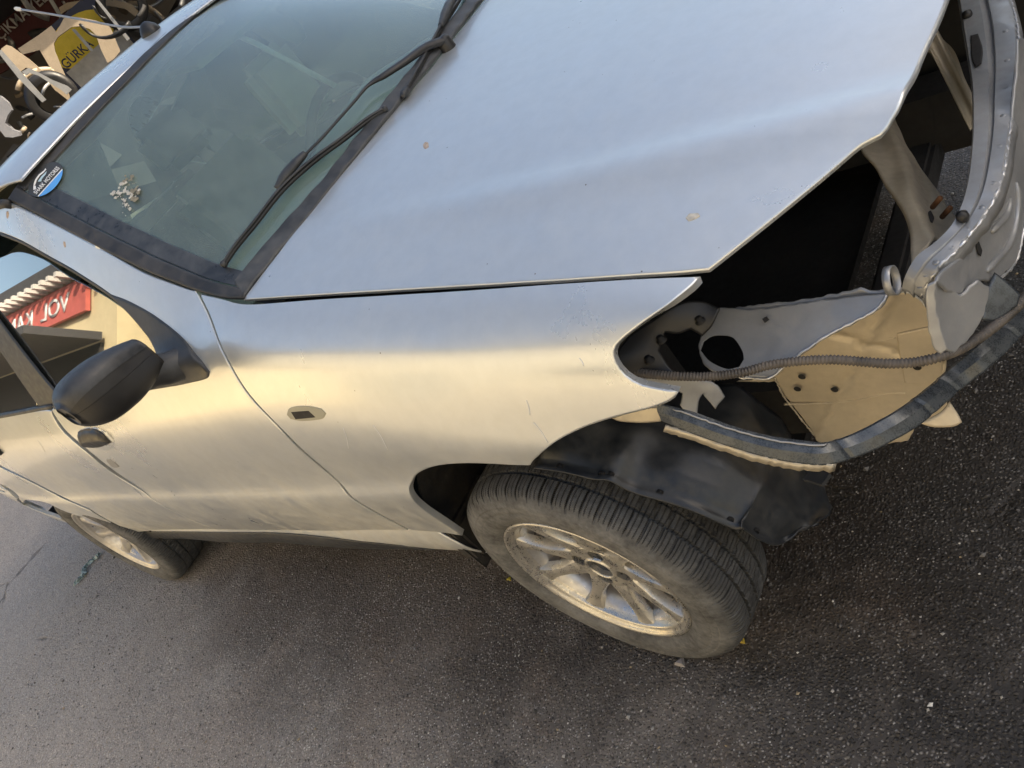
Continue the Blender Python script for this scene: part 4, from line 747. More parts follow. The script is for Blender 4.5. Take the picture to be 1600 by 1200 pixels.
lathe('antenna_base', [(-.01, .030), (.0, .030), (.012, .026), (.024, .016), (.03, .008), (.031, .0)], M['black'], ant, 20, 'z', tuple(bs))
panel('rear_screen', lambda u, v: np.stack([-2.52-.62*u, v, 1.425-.42*u-.03*(v/.5)**2], -1), [(0, -.48), (1, -.58), (1, .58), (0, .48)], M['sidewin'], car, res=.08, flip=True)
panel('boot_lid', lambda u, v: np.stack([-3.12-.5*u, v, 1.02-.03*u-.03*(v/.6)**2], -1), [(0, -.6), (1, -.58), (1, .58), (0, .6)], M['paint'], car, res=.08, flip=True)
box('tail_panel', (-3.70, -.66, .35), (-3.62, .66, .99), M['paint'], car, .02)
p, nn = side_path([(-1.14, 8.98), (-1.3, 9), (-1.6, 9), (-2.0, 9), (-2.4, 9)], .004); sweep('roof_moulding', p, circle(.011, 10), M['rubber'], car, normals=nn)
# windscreen, its rubbers and the cowl
ws = panel('windscreen', screen, [(.0, -.985), (.0, -.5), (0, 0), (0, .5), (.0, .985), (.5, .985), (1., .96), (1.0, .5), (1., 0), (1., -.5), (1., -.96), (.5, -.985)], M['screen'], car, scale=SW, res=.03, thick=.004, off=-.004, edge=.003, roll=.001, flip=True)
wpn = dict(scale=SW, res=.012, flip=True)
panel('pillar_seal', screen, S_['pillar_seal'], M['rubber'], ws, off=.004, disp=None, thick=.006, edge=.006, roll=.004, **wpn)
panel('dark_border', screen, S_['pillar_frit'], simple('dark_border', (.03, .034, .04), .3, dust=.5, dust_col=(.14, .15, .16)), ws, off=-.0015, thick=.001, edge=.002, roll=.0002, **wpn)
panel('header_seal', screen, S_['header_seal'], M['rubber'], ws, off=.002, thick=.006, edge=.005, roll=.003, **wpn)
mz = lambda k_: [(t_, -e_) for t_, e_ in S_[k_]]
panel('pillar_seal', screen, mz('pillar_seal'), M['rubber'], ws, off=.004, thick=.006, edge=.006, roll=.004, **wpn)
cw = panel('cowl', screen, S_['cowl'], M['cowl'], car, off=.005, thick=.010, edge=.005, roll=.004, disp=lambda u, v: .0016*np.sin(v*95)*np.sin(u*60), **wpn)
panel('cowl_base', screen, [(-.02, -.98), (-.10, -.98), (-.13, -.5), (-.14, 0), (-.13, .5), (-.10, .98), (.03, .98), (.04, .5), (.015, 0), (.0, -.5)], M['cowl'], car, off=-.012, thick=.004, scale=SW, res=.03, flip=True)
def stick(name, k_, off, r, mat, parent, n=6, flat=.6, scale=None):
    q = catmull(np.array(S_[k_]), n); p, nn = on_screen(q, 0); o_ = np.interp(np.linspace(0, 1, len(q)), np.linspace(0, 1, len(off)), off); p = p+nn*o_[:, None]
    s_ = None if scale is None else np.interp(np.linspace(0, 1, len(q)), np.linspace(0, 1, len(scale)), scale)
    return sweep(name, p, circle(r, 10, flat), mat, parent, s_, normals=nn)
for q, sc_ in ((1, [1.5, 1.5, 1.4, 1.3, 1.2, 1.05, .8, .5, .45, .42, .42, .42, .5]), (2, [1.3, 1.1, .6, .5])):
    w = empty('wiper', parent=car); o = w
    if q == 1: w['label'] = 'black wiper lying on the near half of the windscreen'
    else: w['label'] = 'black wiper at the top picture edge, tip behind the first wiper pivot'
    stick('wiper_arm', 'arm%d' % q, [.016, .018, .020, .020, .018, .017, .016, .016, .016], .0085, M['black'], w, 6, .7, sc_)
    stick('wiper_blade', 'blade%d' % q, [.005, .006, .007, .007, .007, .006, .005], .0055, M['black'], w, 6, .9)
    stick('wiper_spine', 'blade%d' % q, [.010, .013, .015, .016, .015, .013, .010], .0034, M['trim'], w, 6, .7)
    stick('wiper_yoke', 'yoke%d' % q, [.020, .020, .018, .014], .0115, M['trim'], w, 6, .75, [.7, 1, 1, .6])
    bl = S_['blade%d' % q]
    for e_ in (0, -1):
        a_, n_ = on_screen([bl[e_], np.array(bl[e_])*.93+np.array(bl[(1, -2)[e_]])*.07], .007); sweep('blade_cap', [a_[0]-(a_[1]-a_[0])*1.2, a_[0], a_[1], a_[1]+(a_[1]-a_[0])*1.5], circle(.0085, 10, .9), M['trim'], w, [.6, 1, 1, .9], normals=[n_[0]]*4)
    pv, pnn = on_screen([S_['arm%d' % q][0]], .0)
    lathe('pivot_cap', [(-.01, .020), (.016, .019), (.024, .014), (.026, 0)], M['black'], w, 18, 'z', tuple(pv[0]))
# oval sticker in the corner of the windscreen
sp, sn = on_screen(S_['sticker'], .0012); c0, a0, a1, b0, b1 = sp; nS = sn[0]
ma = (a1-a0)/2; mi = (b1-b0)/2; mi = mi-ma*(mi@ma)/(ma@ma); la, lb = np.linalg.norm(ma), np.linalg.norm(mi); ua, ub = ma/la, mi/lb
stk = empty('sticker', parent=ws); stk['label'] = 'oval black and blue sticker with white lettering'
def on_st(x, y, h=0.): return c0+ua*la*1.04*x+ub*lb*1.12*y+nS*h
def st_poly(name, pts, mat, h):
    P = [on_st(x, y, h) for x, y in pts]; n = len(P); Q = [p-nS*.0006 for p in P]
    f = [tuple(range(n)), tuple(range(2*n-1, n-1, -1))]+[(i, i+n, (i+1) % n+n, (i+1) % n) for i in range(n)]
    o = mesh_obj(name, P+Q, f, mat, stk, False); bm = bmesh.new(); bm.from_mesh(o.data); bmesh.ops.recalc_face_normals(bm, faces=bm.faces); bm.to_mesh(o.data); bm.free(); return o
el = [(math.cos(t_), math.sin(t_)) for t_ in np.linspace(0, 2*math.pi, 48, endpoint=False)]
st_poly('sticker_base', el, M['deco_black'], 0)
cut = .52; t_ = math.asin(cut)
st_poly('blue_field', [(math.cos(q), math.sin(q)) for q in np.linspace(t_, math.pi-t_, 20)], M['deco_blue'], .0008)
st_poly('white_line', [(-.86, cut-.04), (.86, cut-.04), (.85, cut+.02), (-.85, cut+.02)], M['deco_white'], .0014)
text_obj('sticker_lettering', 'SHARK MOTORSS', M['deco_white'], stk, on_st(-.84, .32, .0012), ua, -ub, lb*.36, .0004, width=la*1.72)
for pl in ([(-.62, -.28), (-.50, -.42), (-.30, -.56), (0, -.62), (.30, -.52), (.42, -.56), (.40, -.44), (.18, -.44), (0, -.50), (-.28, -.44), (-.46, -.30)], [(-.62, -.28), (-.74, -.12), (-.66, .0), (-.56, -.12), (-.52, -.22)], [(-.30, -.30), (0, -.36), (.34, -.32), (.2, -.22), (-.1, -.2), (-.2, -.10)]):
    st_poly('shark_mark', pl, M['deco_white'] if pl[0][1] == -.28 else M['sticker_light'], .0012)
br = np.random.default_rng(12)
for k_, mm, n_, s_ in (('splat', M['chalk'], 46, .0075), ('splat_b', M['brownsplat'], 34, .0075)):
    q_ = np.array(S_[k_])*SW
    for i in range(n_):
        c_ = q_[br.integers(len(q_))]*.8+q_[br.integers(len(q_))]*.2+br.normal(0, .005, 2); a_ = s_*.8*br.uniform(.2, 1.1)**1.3
        panel('bird_dropping', screen, [((c_[0]+a_*br.uniform(.5, 1.2)*math.cos(t_))/SW[0], (c_[1]+a_*br.uniform(.5, 1.2)*math.sin(t_))/SW[1]) for t_ in np.linspace(0, 6.283, 9, endpoint=False)], mm, ws, scale=SW, res=.005, off=.0004+.0002*br.random(), thick=.0004, edge=.001, roll=.0002, flip=True)
# door mirror
mr = empty('door_mirror', parent=car); mr['label'] = 'black door mirror with dusty grey shell'
def mirror_shell(name, a0_, a1_, mat, grow=1.):
    V, F = [], []; ny, na = 26, 30
    ang = np.linspace(a0_, a1_, na)
    for i in range(ny):
        s = i/(ny-1); y = -.782-.188*s
        k_ = max(.02, (1-abs(2*s-1.05)**3.2 if s > .5 else 1-.30*(1-2*s)**2))**.5 if s > .5 else 1-.34*(1-2*s)**1.6
        zc_ = 1.052+.028*s; xc_ = -.665-.012*s
        for t_ in ang:
            cx, cz = math.cos(t_), math.sin(t_); e_ = .62
            V.append((xc_+.062*k_*grow*math.copysign(abs(cx)**e_, cx), y-(grow-1)*.02*s, zc_+.062*k_*grow*math.copysign(abs(cz)**e_, cz)))
    for i in range(ny-1):
        for j in range(na-1): F.append((i*na+j, i*na+j+1, (i+1)*na+j+1, (i+1)*na+j))
    F.append(tuple(range(na))); F.append(tuple(range((ny-1)*na, ny*na))[::-1])
    return mesh_obj(name, V, F, mat, mr)
mirror_shell('mirror_core', 0, 2*math.pi-.001, M['black'], .985)
mirror_shell('mirror_shell', .22, 2.75, M['mirror'], 1.02)
# sail and arm of the mirror, bolted in the window corner
sq = np.array(S_['sail'])*SV
panel('mirror_sail', side, S_['sail'], M['mirror'], mr, scale=SV, res=.008, off=.004, thick=.012, edge=.004, roll=.004, disp=lambda u, v: .030*np.exp(-(((u+.665)/.07)**2+((v-6.55*.075)/.030)**2)))
tube('mirror_arm', catmull([(-.655, -.745, .985), (-.66, -.775, 1.0), (-.662, -.80, 1.02), (-.665, -.83, 1.035)], 5), .034, M['mirror'], mr, 14)
# ---------------------------------------------------------------- wheels
PITCH = 66
def make_wheel(name, loc, rz, spoke_phase, alloy, label, detail=True):
    wh = empty(name, loc, rz, car); wh['label'] = label
    prof = [(-.066, .186), (-.076, .192), (-.083, .200), (-.0895, .212), (-.0925, .226), (-.0925, .236), (-.0915, .239), (-.0925, .242), (-.0915, .250), (-.0905, .253), (-.0912, .256), (-.0885, .263), (-.085, .270), (-.082, .2745), (-.0785, .2795), (-.074, .284), (-.068, .2872)]
    sh_n = len(prof); tw = []
    for w_ in (-.058, -.046, -.0405, -.0395, -.0335, -.0325, -.024, -.012, -.0055, -.0045, .0005, .0015, .012, .024, .0325, .0335, .0395, .0405, .048, .058): tw.append((w_, .2895+.0025*(1-(w_/.06)**2)))
    prof = prof+tw+[(-a, r) for a, r in prof[:sh_n][::-1]]
    m = len(prof); th = []; ofs = (0, .11, .14, .35, .58, .80, .97)
    for k_ in range(PITCH): th += [(k_+o_)/PITCH*2*math.pi for o_ in ofs]
    V, U = [], []
    dist = np.r_[0, np.cumsum(np.hypot(np.diff([p[0] for p in prof]), np.diff([p[1] for p in prof])))]
    for i, t_ in enumerate(th):
        ph = (t_/(2*math.pi)*PITCH) % 1; k_ = int(t_/(2*math.pi)*PITCH+1e-6)
        for j, (y, r) in enumerate(prof):
            d = 0.; ay = abs(y)
            if .0335 <= ay <= .0395 or -.0048 <= y <= .0008: d = .0075
            elif ay >= .040 and r > .2725:
                if ph < .125: d = .0046 if ay < .075 else .0024
            elif ay < .034 and r > .28:
                if ((ph+ay*9+(.5 if k_ % 2 else 0)*0) % 1) < .13: d = .005
            rr = r-d; x, z = rr*math.cos(t_), rr*math.sin(t_)
            flatz = -(loc[2]-.0015)
            if z < flatz: z = flatz
            sq_ = max(0., (-z-.20)/.087); yb = y*(1+.05*sq_**2) if r < .275 else y
            V.append((x, yb, z)); U.append((t_/(2*math.pi)*PITCH, dist[j]/dist[-1]*1.6))
    F = []; n = len(th)
    for i in range(n):
        for j in range(m-1): F.append((i*m+j, i*m+j+1, ((i+1) % n)*m+j+1, ((i+1) % n)*m+j))
    sharp(mesh_obj('tyre', V, F, M['tyre'], wh, True, uvs=U), 28)
    lathe('rim', [(.075, .160), (.072, .186), (.060, .187), (.02, .168), (-.03, .166), (-.052, .1695), (-.062, .1735), (-.066, .177), (-.071, .1775), (-.0745, .181), (-.075, .184), (-.0795, .1865), (-.0835, .190), (-.0845, .1935), (-.082, .1965), (-.070, .1955), (-.060, .180), (-.03, .170), (.02, .172), (.06, .192), (.08, .192)], alloy, wh, 96)
    lathe('rim_barrel', [(.07, .156), (.02, .1575), (-.03, .1580), (-.050, .1640), (-.0605, .1715)], M['barrel'], wh, 72)
    # nine tapered spokes
    for k_ in range(9):
        A = math.radians(spoke_phase+k_*40); ca, sa = math.cos(A), math.sin(A); V = []
        secs = [(.063, .0215, -.0500, .024), (.070, .0205, -.0525, .024), (.084, .0175, -.0545, .024), (.110, .0122, -.0595, .026), (.140, .0125, -.0635, .022), (.164, .0165, -.0665, .021), (.179, .024, -.0690, .018)]
        for r, hw, y, dp in secs:
            for a_, b_ in ((-1.15, dp), (-1.08, .006), (-.9, .0014), (-.5, 0), (.0, -.0012), (.5, 0), (.9, .0014), (1.08, .006), (1.15, dp)):
                t_ = a_*hw; V.append((r*ca-t_*sa, y+b_, r*sa+t_*ca))
        F = [(i*9+j, i*9+j+1, (i+1)*9+j+1, (i+1)*9+j) for i in range(6) for j in range(8)]+[(i*9+8, i*9, (i+1)*9, (i+1)*9+8) for i in range(6)]
        o = mesh_obj('spoke', V, F, alloy, wh); sharp(o, 30); bm = bmesh.new(); bm.from_mesh(o.data); bmesh.ops.recalc_face_normals(bm, faces=bm.faces); bm.to_mesh(o.data); bm.free()
    holes_ = [[(.0475*math.cos(math.radians(spoke_phase+125+90*q))+.0165*math.cos(t_), .0475*math.sin(math.radians(spoke_phase+125+90*q))+.0165*math.sin(t_)) for t_ in np.linspace(0, 6.283, 20, endpoint=False)] for q in range(4)]+[[(.0275*math.cos(t_), .0275*math.sin(t_)) for t_ in np.linspace(0, 6.283, 28, endpoint=False)]]
    panel('hub_face', lambda u, v: np.stack([u, -.0515+.25*(u*u+v*v), v], -1), [(.067*math.cos(t_), .067*math.sin(t_)) for t_ in np.linspace(0, 6.283, 40, endpoint=False)], alloy, wh, res=.006, thick=.012, holes=holes_, edge=.003, corner=60)
    lathe('centre_ring', [(-.046, .0275), (-.0545, .0285), (-.0550, .0305), (-.0545, .0325), (-.048, .0345)], alloy, wh, 40)
    lathe('centre_bore', [(-.0410, .0280), (-.0400, .010), (-.0405, 0)], M['trim'], wh, 24)
    for k_ in range(4):
        A = math.radians(spoke_phase+125+k_*90); x, z = .0475*math.cos(A), .0475*math.sin(A)
        lathe('lug_hole', [(-.040, .0175), (-.034, .0165), (-.034, .0)], M['cave'], wh, 18, 'y', (x, 0, z))
    lathe('brake_disc', [(-.012, .02), (-.012, .118), (.004, .118), (.004, .02)], M['rust'], wh, 48)
    lathe('brake_shield', [(.02, 0), (.02, .150), (.026, .155)], M['cave'], wh, 40)
    tube('valve', [(.13, -.058, .095), (.136, -.072, .10)], .004, M['white'], wh, 8)
    return wh
HZ = .287
make_wheel('wheel', (0, -.710, HZ), -.076, 33, M['alloy'], 'near front wheel with dirty golden alloy rim under the torn wing')
make_wheel('wheel', (-2.44, -.722, HZ), 0., 15, M['alloy_far'], 'rear wheel with silver alloy rim half hidden by the door')
for x, lab in ((0, 'far front wheel across the empty engine bay'), (-2.44, 'far rear wheel')):
    w = bpy.data.objects.new('wheel', None); COL.objects.link(w); w.parent = car; w.location = (x, .72, HZ); w.rotation_euler = (0, 0, math.pi); w['label'] = lab
    src = [o for o in car.children if o.name.startswith('wheel') and o is not w][0]
    for ch in list(src.children): q = ch.copy(); COL.objects.link(q); q.parent = w
# arch linings
def arch_lining(cx, cz, r0, a0_, a1_, y0, y1, name, mat, sgn=1):
    def f(a, y): return np.stack([cx+(r0)*np.cos(a), y, cz+r0*np.sin(a)], -1)
    o = panel(name, f, [(a0_, y0), (a1_, y0), (a1_, y1), (a0_, y1)], mat, car, scale=(r0, 1), res=.03, thick=.003, disp=dents(.003, 30, 3), flip=True); return o
arch_lining(0, .345, .365, math.radians(88), math.radians(194), -.765, -.42, 'rear_splash_lining', M['arch'])
arch_lining(-2.44, .36, .36, math.radians(-15), math.radians(200), -.77, -.42, 'wheel_arch_lining', M['arch'])
for sx, sy in ((0, 1), (-2.44, 1)): arch_lining(sx, .35, .365, 0, math.pi, .42, .76, 'wheel_arch_lining', M['arch'])
box('mud_corner', (-.40, -.762, .28), (-.335, -.60, .40), M['arch'], car, .012)
# torn front half of the near liner
Lo = catmull(np.array(S_['liner_out']), 5); Li = catmull(np.array(S_['liner_in']), 5); nL = len(Lo); V, F = [], []; nw = 22
for i in range(nL):
    for j in range(nw):
        t_ = j/(nw-1); p = Lo[i]*(1-t_)+Li[i]*t_
        r_ = np.array([p[0], 0, p[2]-.30]); r_ /= np.linalg.norm(r_)
        p = p+r_*(.030*math.sin(math.pi*t_)+.006*math.exp(-((t_-.45+.25*i/nL)/.05)**2)-.010*math.exp(-((t_-.06)/.05)**2)+.003*math.sin(i*.55)*math.sin(t_*5)+.0035*math.sin(i*.37+t_*9)*math.sin(t_*3+i*.2)); p = p+(np.array([.0015*math.sin(j*2.1), 0, .0025*math.sin(j*1.3)]) if i > nL-3 else 0); V.append(p)
V = np.array(V); ins = V-np.array([0, 0, 0])
for i in range(nL-1):
    for j in range(nw-1): F.append((i*nw+j, (i+1)*nw+j, (i+1)*nw+j+1, i*nw+j+1))
ln = mesh_obj('splash_liner', V, F, M['liner'], car); ln['label'] = 'torn black plastic wheel arch liner hanging over the tyre'
md = ln.modifiers.new('thick', 'SOLIDIFY'); md.thickness = .003
for i, j in ((4, 1), (15, 1), (24, 1), (34, 1), (44, 1), (12, 1)):
    p = V[i*nw+j]; lathe('rivet_hole', [(-.001, .0055), (.004, .0055), (.0045, .0)], M['cave'], ln, 12, 'y', (p[0], p[1]-.001, p[2]+.001)).rotation_euler = (0, 0, 0)
e_ = Lo[-1]; bar('liner_tab', (e_[0]+.05, -.66, e_[2]+.10), (e_[0]+.085, -.675, e_[2]+.105), .022, .006, M['trim'], ln)
# ---------------------------------------------------------------- stripped front end
def noisy(path, a=.002, seed=1):
    r = np.random.default_rng(seed); return path+r.normal(0, a, path.shape)
ti = catmull(np.vstack([[(.55, .57, .69), (.60, .48, .712), (.625, .34, .712)], S_['tie_inner']]), 6); to = catmull(np.vstack([[(.60, .62, .68), (.655, .52, .70), (.695, .33, .702)], S_['tie_outer']]), 6); V, F = [], []; nT = len(ti)
rim_r = np.random.default_rng(5)
for i in range(nT):
    a_, b_ = ti[i], to[i]; ax = b_-a_; jag = rim_r.normal(0, .0012, 3)
    for t_, h in ((0, -.012), (0.01, -.003), (.05, 0.), (.40, .001), (.46, -.002), (.52, -.006), (.55, -.006), (.60, .002), (.94, .003), (1.0, .001), (1.02, -.004), (1.02, -.016)): V.append(a_+ax*t_+np.array([0, 0, h])+(jag*.6 if t_ > .95 else 0)+[0, 0, .0005*math.sin(i*.5+t_*5)])
for i in range(nT-1):
    for j in range(11): F.append((i*12+j, i*12+j+1, (i+1)*12+j+1, (i+1)*12+j))
tb = sharp(mesh_obj('upper_tie_bar', V, F, M['steel'], car), 24); prism_slot = sheet('tie_bar_slot', S_['tie_slot'], M['cave'], tb, res=.01, edge=.002, roll=.0005); tb.modifiers.new('thick', 'SOLIDIFY').thickness = .002
for e_ in (fender,): pass
fp = sheet('front_panel', S_['front_panel'], M['steel'], car, res=.008, bstep=.004, thick=.002, edge=.003, ragged=.0008, disp=dents(.0012, 20, 4))
sheet('front_gusset', S_['gusset'], M['steel'], car, res=.008, bstep=.004, thick=.002, edge=.003, ragged=.0012, disp=dents(.0016, 34, 14))
sheet('gusset_fold', S_['gusset_fold'], M['steel'], car, res=.008, bstep=.004, thick=.002, edge=.003, ragged=.0008, disp=dents(.0012, 34, 17))
for k_ in ('rib1', 'rib2'):
    pth = resample(catmull(np.array(S_[k_]), 6), .004); sweep('pressed_rib', pth, circle(.0055, 10), M['steel'], fp, [.5+.5*min(1, i_/3, (len(pth)-1-i_)/3) for i_ in range(len(pth))])
mirror_copy(fp, car)
lg = sheet('support_brace', S_['leg'], M['tan'], car, res=.010, thick=.002, edge=.004, disp=lambda u, v: .012*np.exp(-((v+.005*np.sin(u*20))/.016)**2)-.010*np.exp(-((v-.034)/.014)**2)+dents(.002, 30, 8)(u, v))
st = sheet('cross_brace', S_['strut'], M['tan'], car, res=.008, thick=.002, edge=.003, disp=lambda u, v: .006*np.sin(v*260))
apn = sheet('inner_apron', S_['apron'], M['gold'], car, res=.010, bstep=.004, ragged=.0010, thick=.002, edge=.003, disp=lambda u, v: dents(.006, 13, 11)(u, v)+.0045*np.exp(-((v-.25*u-.015)/.007)**2)-.004*np.exp(-((u+.35*v-.06)/.006)**2))
sheet('apron_plate', S_['apron_plate'], M['gold'], apn, res=.008, thick=.004, edge=.003, disp=lambda u, v: .0035+dents(.001, 30, 2)(u, v))
for k_ in ('seam2', 'seam3'):
    pth = resample(catmull(np.array(S_[k_]), 6), .004); sweep('pressed_seam', pth+[0, .001, 0], circle(.0028, 8, .6), M['gold'], apn)
for i, q in enumerate(S_['apron_holes']):
    o = lathe('punched_hole', [(-.0045, .006), (-.005, .0)], M['cave'], apn, 14, 'y', tuple(np.array(q)+[0, -.001, 0])); 
sheet('apron_foot', S_['apron_foot'], M['gold'], car, res=.01, disp=dents(.003, 30, 2), thick=.003)
rl = sheet('inner_rail', S_['rail'], M['steel'], car, res=.008, bstep=.004, ragged=.0010, thick=.002, edge=.003, holes=[S_['rail_hole']], disp=lambda u, v: dents(.004, 18, 21)(u, v)-.01*v)
sheet('rail_flange', S_['rail_back'], M['steel'], car, res=.008, ragged=.0012, bstep=.004, disp=dents(.002, 30, 5))
sheet('wing_bracket', S_['bracket'], M['steel'], car, res=.006, bstep=.004, ragged=.0006, thick=.002, edge=.003, disp=dents(.003, 40, 9))
lp = sheet('lamp_bracket', S_['lamp_plate'], M['black'], car, res=.008, thick=.003, disp=dents(.008, 30, 15))
sheet('wing_flange', S_['fender_inner'], M['tan'], fender, res=.008, disp=dents(.002, 40, 3))
sheet('corner_plate', S_['corner_plate'], M['strip'], car, res=.008, disp=dents(.002, 40, 6))
for (x, y, z) in ((.348, -.628, .728), (.330, -.655, .716), (.392, -.585, .715)):
    lathe('bolt', [(0, .008), (.003, .008), (.004, .0055), (.009, .005), (.0095, 0)], M['cave'], lp, 12, 'z', (x, y, z))
# bumper strip: dark outer face, pale lower lip, step joints
bpth = resample(catmull(np.array(S_['beam']), 8), .006)
Tb, _, _ = frames(bpth); outw = np.cross(Tb, [0, 0, 1]); outw /= np.linalg.norm(outw, axis=1)[:, None]
V, F = [], []; n9 = 9
for i, p in enumerate(bpth):
    s = i*.006; step = .0030*(1-min(1, abs(((s-.25) % .062)-.031+.028)/.004)) if s > .24 else 0.
    ww = .6+.4*min(1, s/.05); o_ = outw[i]; o_ = o_ if o_@(np.array([1, -1, 0])) > 0 else -o_
    for a_, h in ((-.014, .010), (-.013, .0125), (-.009, .0130), (.002, .0050), (.0085, -.0095), (.0085, -.0125), (.0065, -.0145), (.002, -.006), (-.009, .005)):
        V.append(p+o_*(a_*ww-step)+np.array([0, 0, h*(.95+.05*math.sin(s*40))-step*.5]))
for i in range(len(bpth)-1):
    for j in range(n9): F.append((i*n9+j, i*n9+(j+1) % n9, (i+1)*n9+(j+1) % n9, (i+1)*n9+j))
F.append(tuple(range(n9))[::-1]); F.append(tuple(range((len(bpth)-1)*n9, len(bpth)*n9)))
bs_ = sharp(mesh_obj('bumper_strip', V, F, M['strip'], car), 22); bs_['label'] = 'dark bumper support strip bent round the stripped front corner'
bm = bmesh.new(); bm.from_mesh(bs_.data); bmesh.ops.recalc_face_normals(bm, faces=bm.faces); bm.to_mesh(bs_.data); bm.free()
lip_path = bpth[:int(.235/.006)]; jr = np.random.default_rng(3)
sweep('strip_lip', [p+outw[i]*(.008 if outw[i]@np.array([1, -1, 0]) > 0 else -.008)+np.array([0, 0, -.0165-.005*(1-i/40)])+jr.normal(0, .0008, 3) for i, p in enumerate(lip_path)], [(-.002, -.006), (.002, -.0065), (.0015, .006), (-.0015, .006)], M['tan'], bs_)
sweep('worn_edge', [p+outw[i]*(-.006 if outw[i]@np.array([1, -1, 0]) > 0 else .006)+np.array([0, 0, .0128])+jr.normal(0, .0004, 3) for i, p in enumerate(bpth[4:40])], circle(.0014, 6), M['steel'], bs_)
# corrugated conduit
cp_ = resample(catmull(np.array(S_['conduit']), 10), .0012); nn = len(cp_)
tube('wiring_conduit', cp_, .0072, M['conduit'], car, 12, [.86+.14*math.sin(i*2*math.pi/4.) for i in range(nn)])['label'] = 'grey corrugated wiring conduit strung across the open corner'
# hose clamp, studs and clips on the tie bar
hc = np.array(S_['tie_inner'][9])
lathe('hose_clamp', [(-.005, .019), (.005, .019), (.005, .0175), (-.005, .0175)], M['steel'], tb, 28, 'x', (hc[0]-.01, hc[1]-.02, hc[2]+.012), True)
for q, (x, y, z) in enumerate(((.655, -.335, .640), (.668, -.352, .632))): tube('rusty_stud', [(x, y, z), (x+.018, y-.010, z+.020)], .004, M['rust'], lg, 8)
for q in (6, 1): c_ = np.array(S_['tie_inner'][q]); lathe('rubber_clip', [(-.006, .006), (-.001, .008), (.005, .007), (.008, .0)], M['black'], tb, 14, 'z', (c_[0]+.01, c_[1], c_[2]+.004))
# engine bay walls
box('bay_shade_sheet', (-.36, -.46, .20), (.30, .50, .22), M['cave'], car)  # added dark sheet, stands in for the black shade inside the bay
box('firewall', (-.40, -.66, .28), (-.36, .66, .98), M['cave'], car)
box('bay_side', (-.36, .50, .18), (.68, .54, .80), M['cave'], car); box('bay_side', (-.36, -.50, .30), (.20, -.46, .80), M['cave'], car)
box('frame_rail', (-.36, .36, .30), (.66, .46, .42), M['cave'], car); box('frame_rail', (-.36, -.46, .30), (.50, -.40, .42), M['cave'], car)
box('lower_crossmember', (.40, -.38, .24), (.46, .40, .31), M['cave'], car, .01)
# ---------------------------------------------------------------- interior
for y_ in (-.70, .68): box('door_trim', (-2.35, y_, .34), (-.50, y_+.02, .92), M['seat'], car)
box('parcel_shelf', (-3.1, -.62, .98), (-2.42, .62, 1.0), M['cave'], car)
def dashf(u, v): return np.stack([-.60-.42*u, v, .985+.03*np.sin(u*2.6)-.14*np.clip(u-.75, 0, 1)*4+.035*np.exp(-((v-.35)/.18)**2)*np.exp(-((u-.7)/.2)**2)-.02*(v/.6)**2], -1)
panel('dashboard', dashf, [(0, -.64), (1, -.66), (1, .66), (0, .64)], M['dash'], car, scale=(.42, 1), res=.04, flip=True, thick=.02)
def seat(y):
    s = empty('seat', (-1.45, y, .42), parent=car)
    b1 = box('seat_cushion', (-.25, -.24, 0), (.28, .24, .16), M['seat'], s, .05)
    b2 = box('seat_back', (-.06, -.23, .0), (.06, .23, .58), M['seat'], s, .05); b2.rotation_euler = (0, -.28, 0); b2.location = (-.26, 0, .1)
    b3 = box('head_rest', (-.04, -.13, 0), (.05, .13, .19), M['seat'], s, .04); b3.rotation_euler = (0, -.28, 0); b3.location = (-.44, 0, .70)
seat(-.36); seat(.36)
box('rear_bench', (-2.45, -.6, .5), (-2.25, .6, 1.06), M['cave'], car, .05)
sw = lathe('steering_wheel', [(.015*math.sin(t_), .185+.015*math.cos(t_)) for t_ in np.linspace(0, 6.283, 12, endpoint=False)], M['black'], car, 40, 'x', (0, 0, 0), True); sw.location = (-1.12, .36, .92); sw.rotation_euler = (0, .45, 0)
vi = sheet('sun_visor', [(-1.13, .12, 1.36), (-1.10, .48, 1.345), (-1.26, .48, 1.385), (-1.28, .12, 1.40)], M['beige'], car, res=.05, thick=.015)
box('grab_panel', (-1.30, .30, 1.0), (-1.22, .52, 1.26), M['beige'], car, .03)
# ---------------------------------------------------------------- loose things on the ground
def pebble_mass(name, n, x0, x1, y0, y1, rmin, rmax, mats, seed, label, dens=None):
    r = np.random.default_rng(seed); V, F, mi_ = [], [], []
    base = np.array([(1, 0, 0), (-1, 0, 0), (0, 1, 0), (0, -1, 0), (0, 0, 1), (0, 0, -1)], float); tri = [(0, 2, 4), (2, 1, 4), (1, 3, 4), (3, 0, 4), (2, 0, 5), (1, 2, 5), (3, 1, 5), (0, 3, 5)]
    for i in range(n):
        x, y = r.uniform(x0, x1), r.uniform(y0, y1); s = rmin*(rmax/rmin)**(r.random()**2.2)
        q = base*r.uniform(.55, 1.2, (6, 1))*[1, r.uniform(.5, 1), r.uniform(.35, .7)]*s; a_ = r.uniform(0, 6.28); c_, d_ = math.cos(a_), math.sin(a_)
        q = q@np.array([[c_, -d_, 0], [d_, c_, 0], [0, 0, 1]])+[x, y, s*.3]
        o_ = len(V); V += list(q); F += [(a+o_, b+o_, c+o_) for a, b, c in tri]; k_ = int(r.choice(len(mats), p=dens)); mi_ += [k_]*8
    o = mesh_obj(name, V, F, mats[0], None, False)
    for mm in mats[1:]: o.data.materials.append(mm)
    o.data.polygons.foreach_set('material_index', mi_); o.data.update()
    tag(o, label, 'gravel', kind='stuff'); return o
gm = [simple('chip_dark', (.045, .042, .040), .7), simple('chip_grey', (.13, .125, .12), .6), simple('chip_pale', (.33, .32, .30), .5), simple('chip_white', (.62, .61, .57), .5), simple('chip_tan', (.30, .24, .15), .7)]
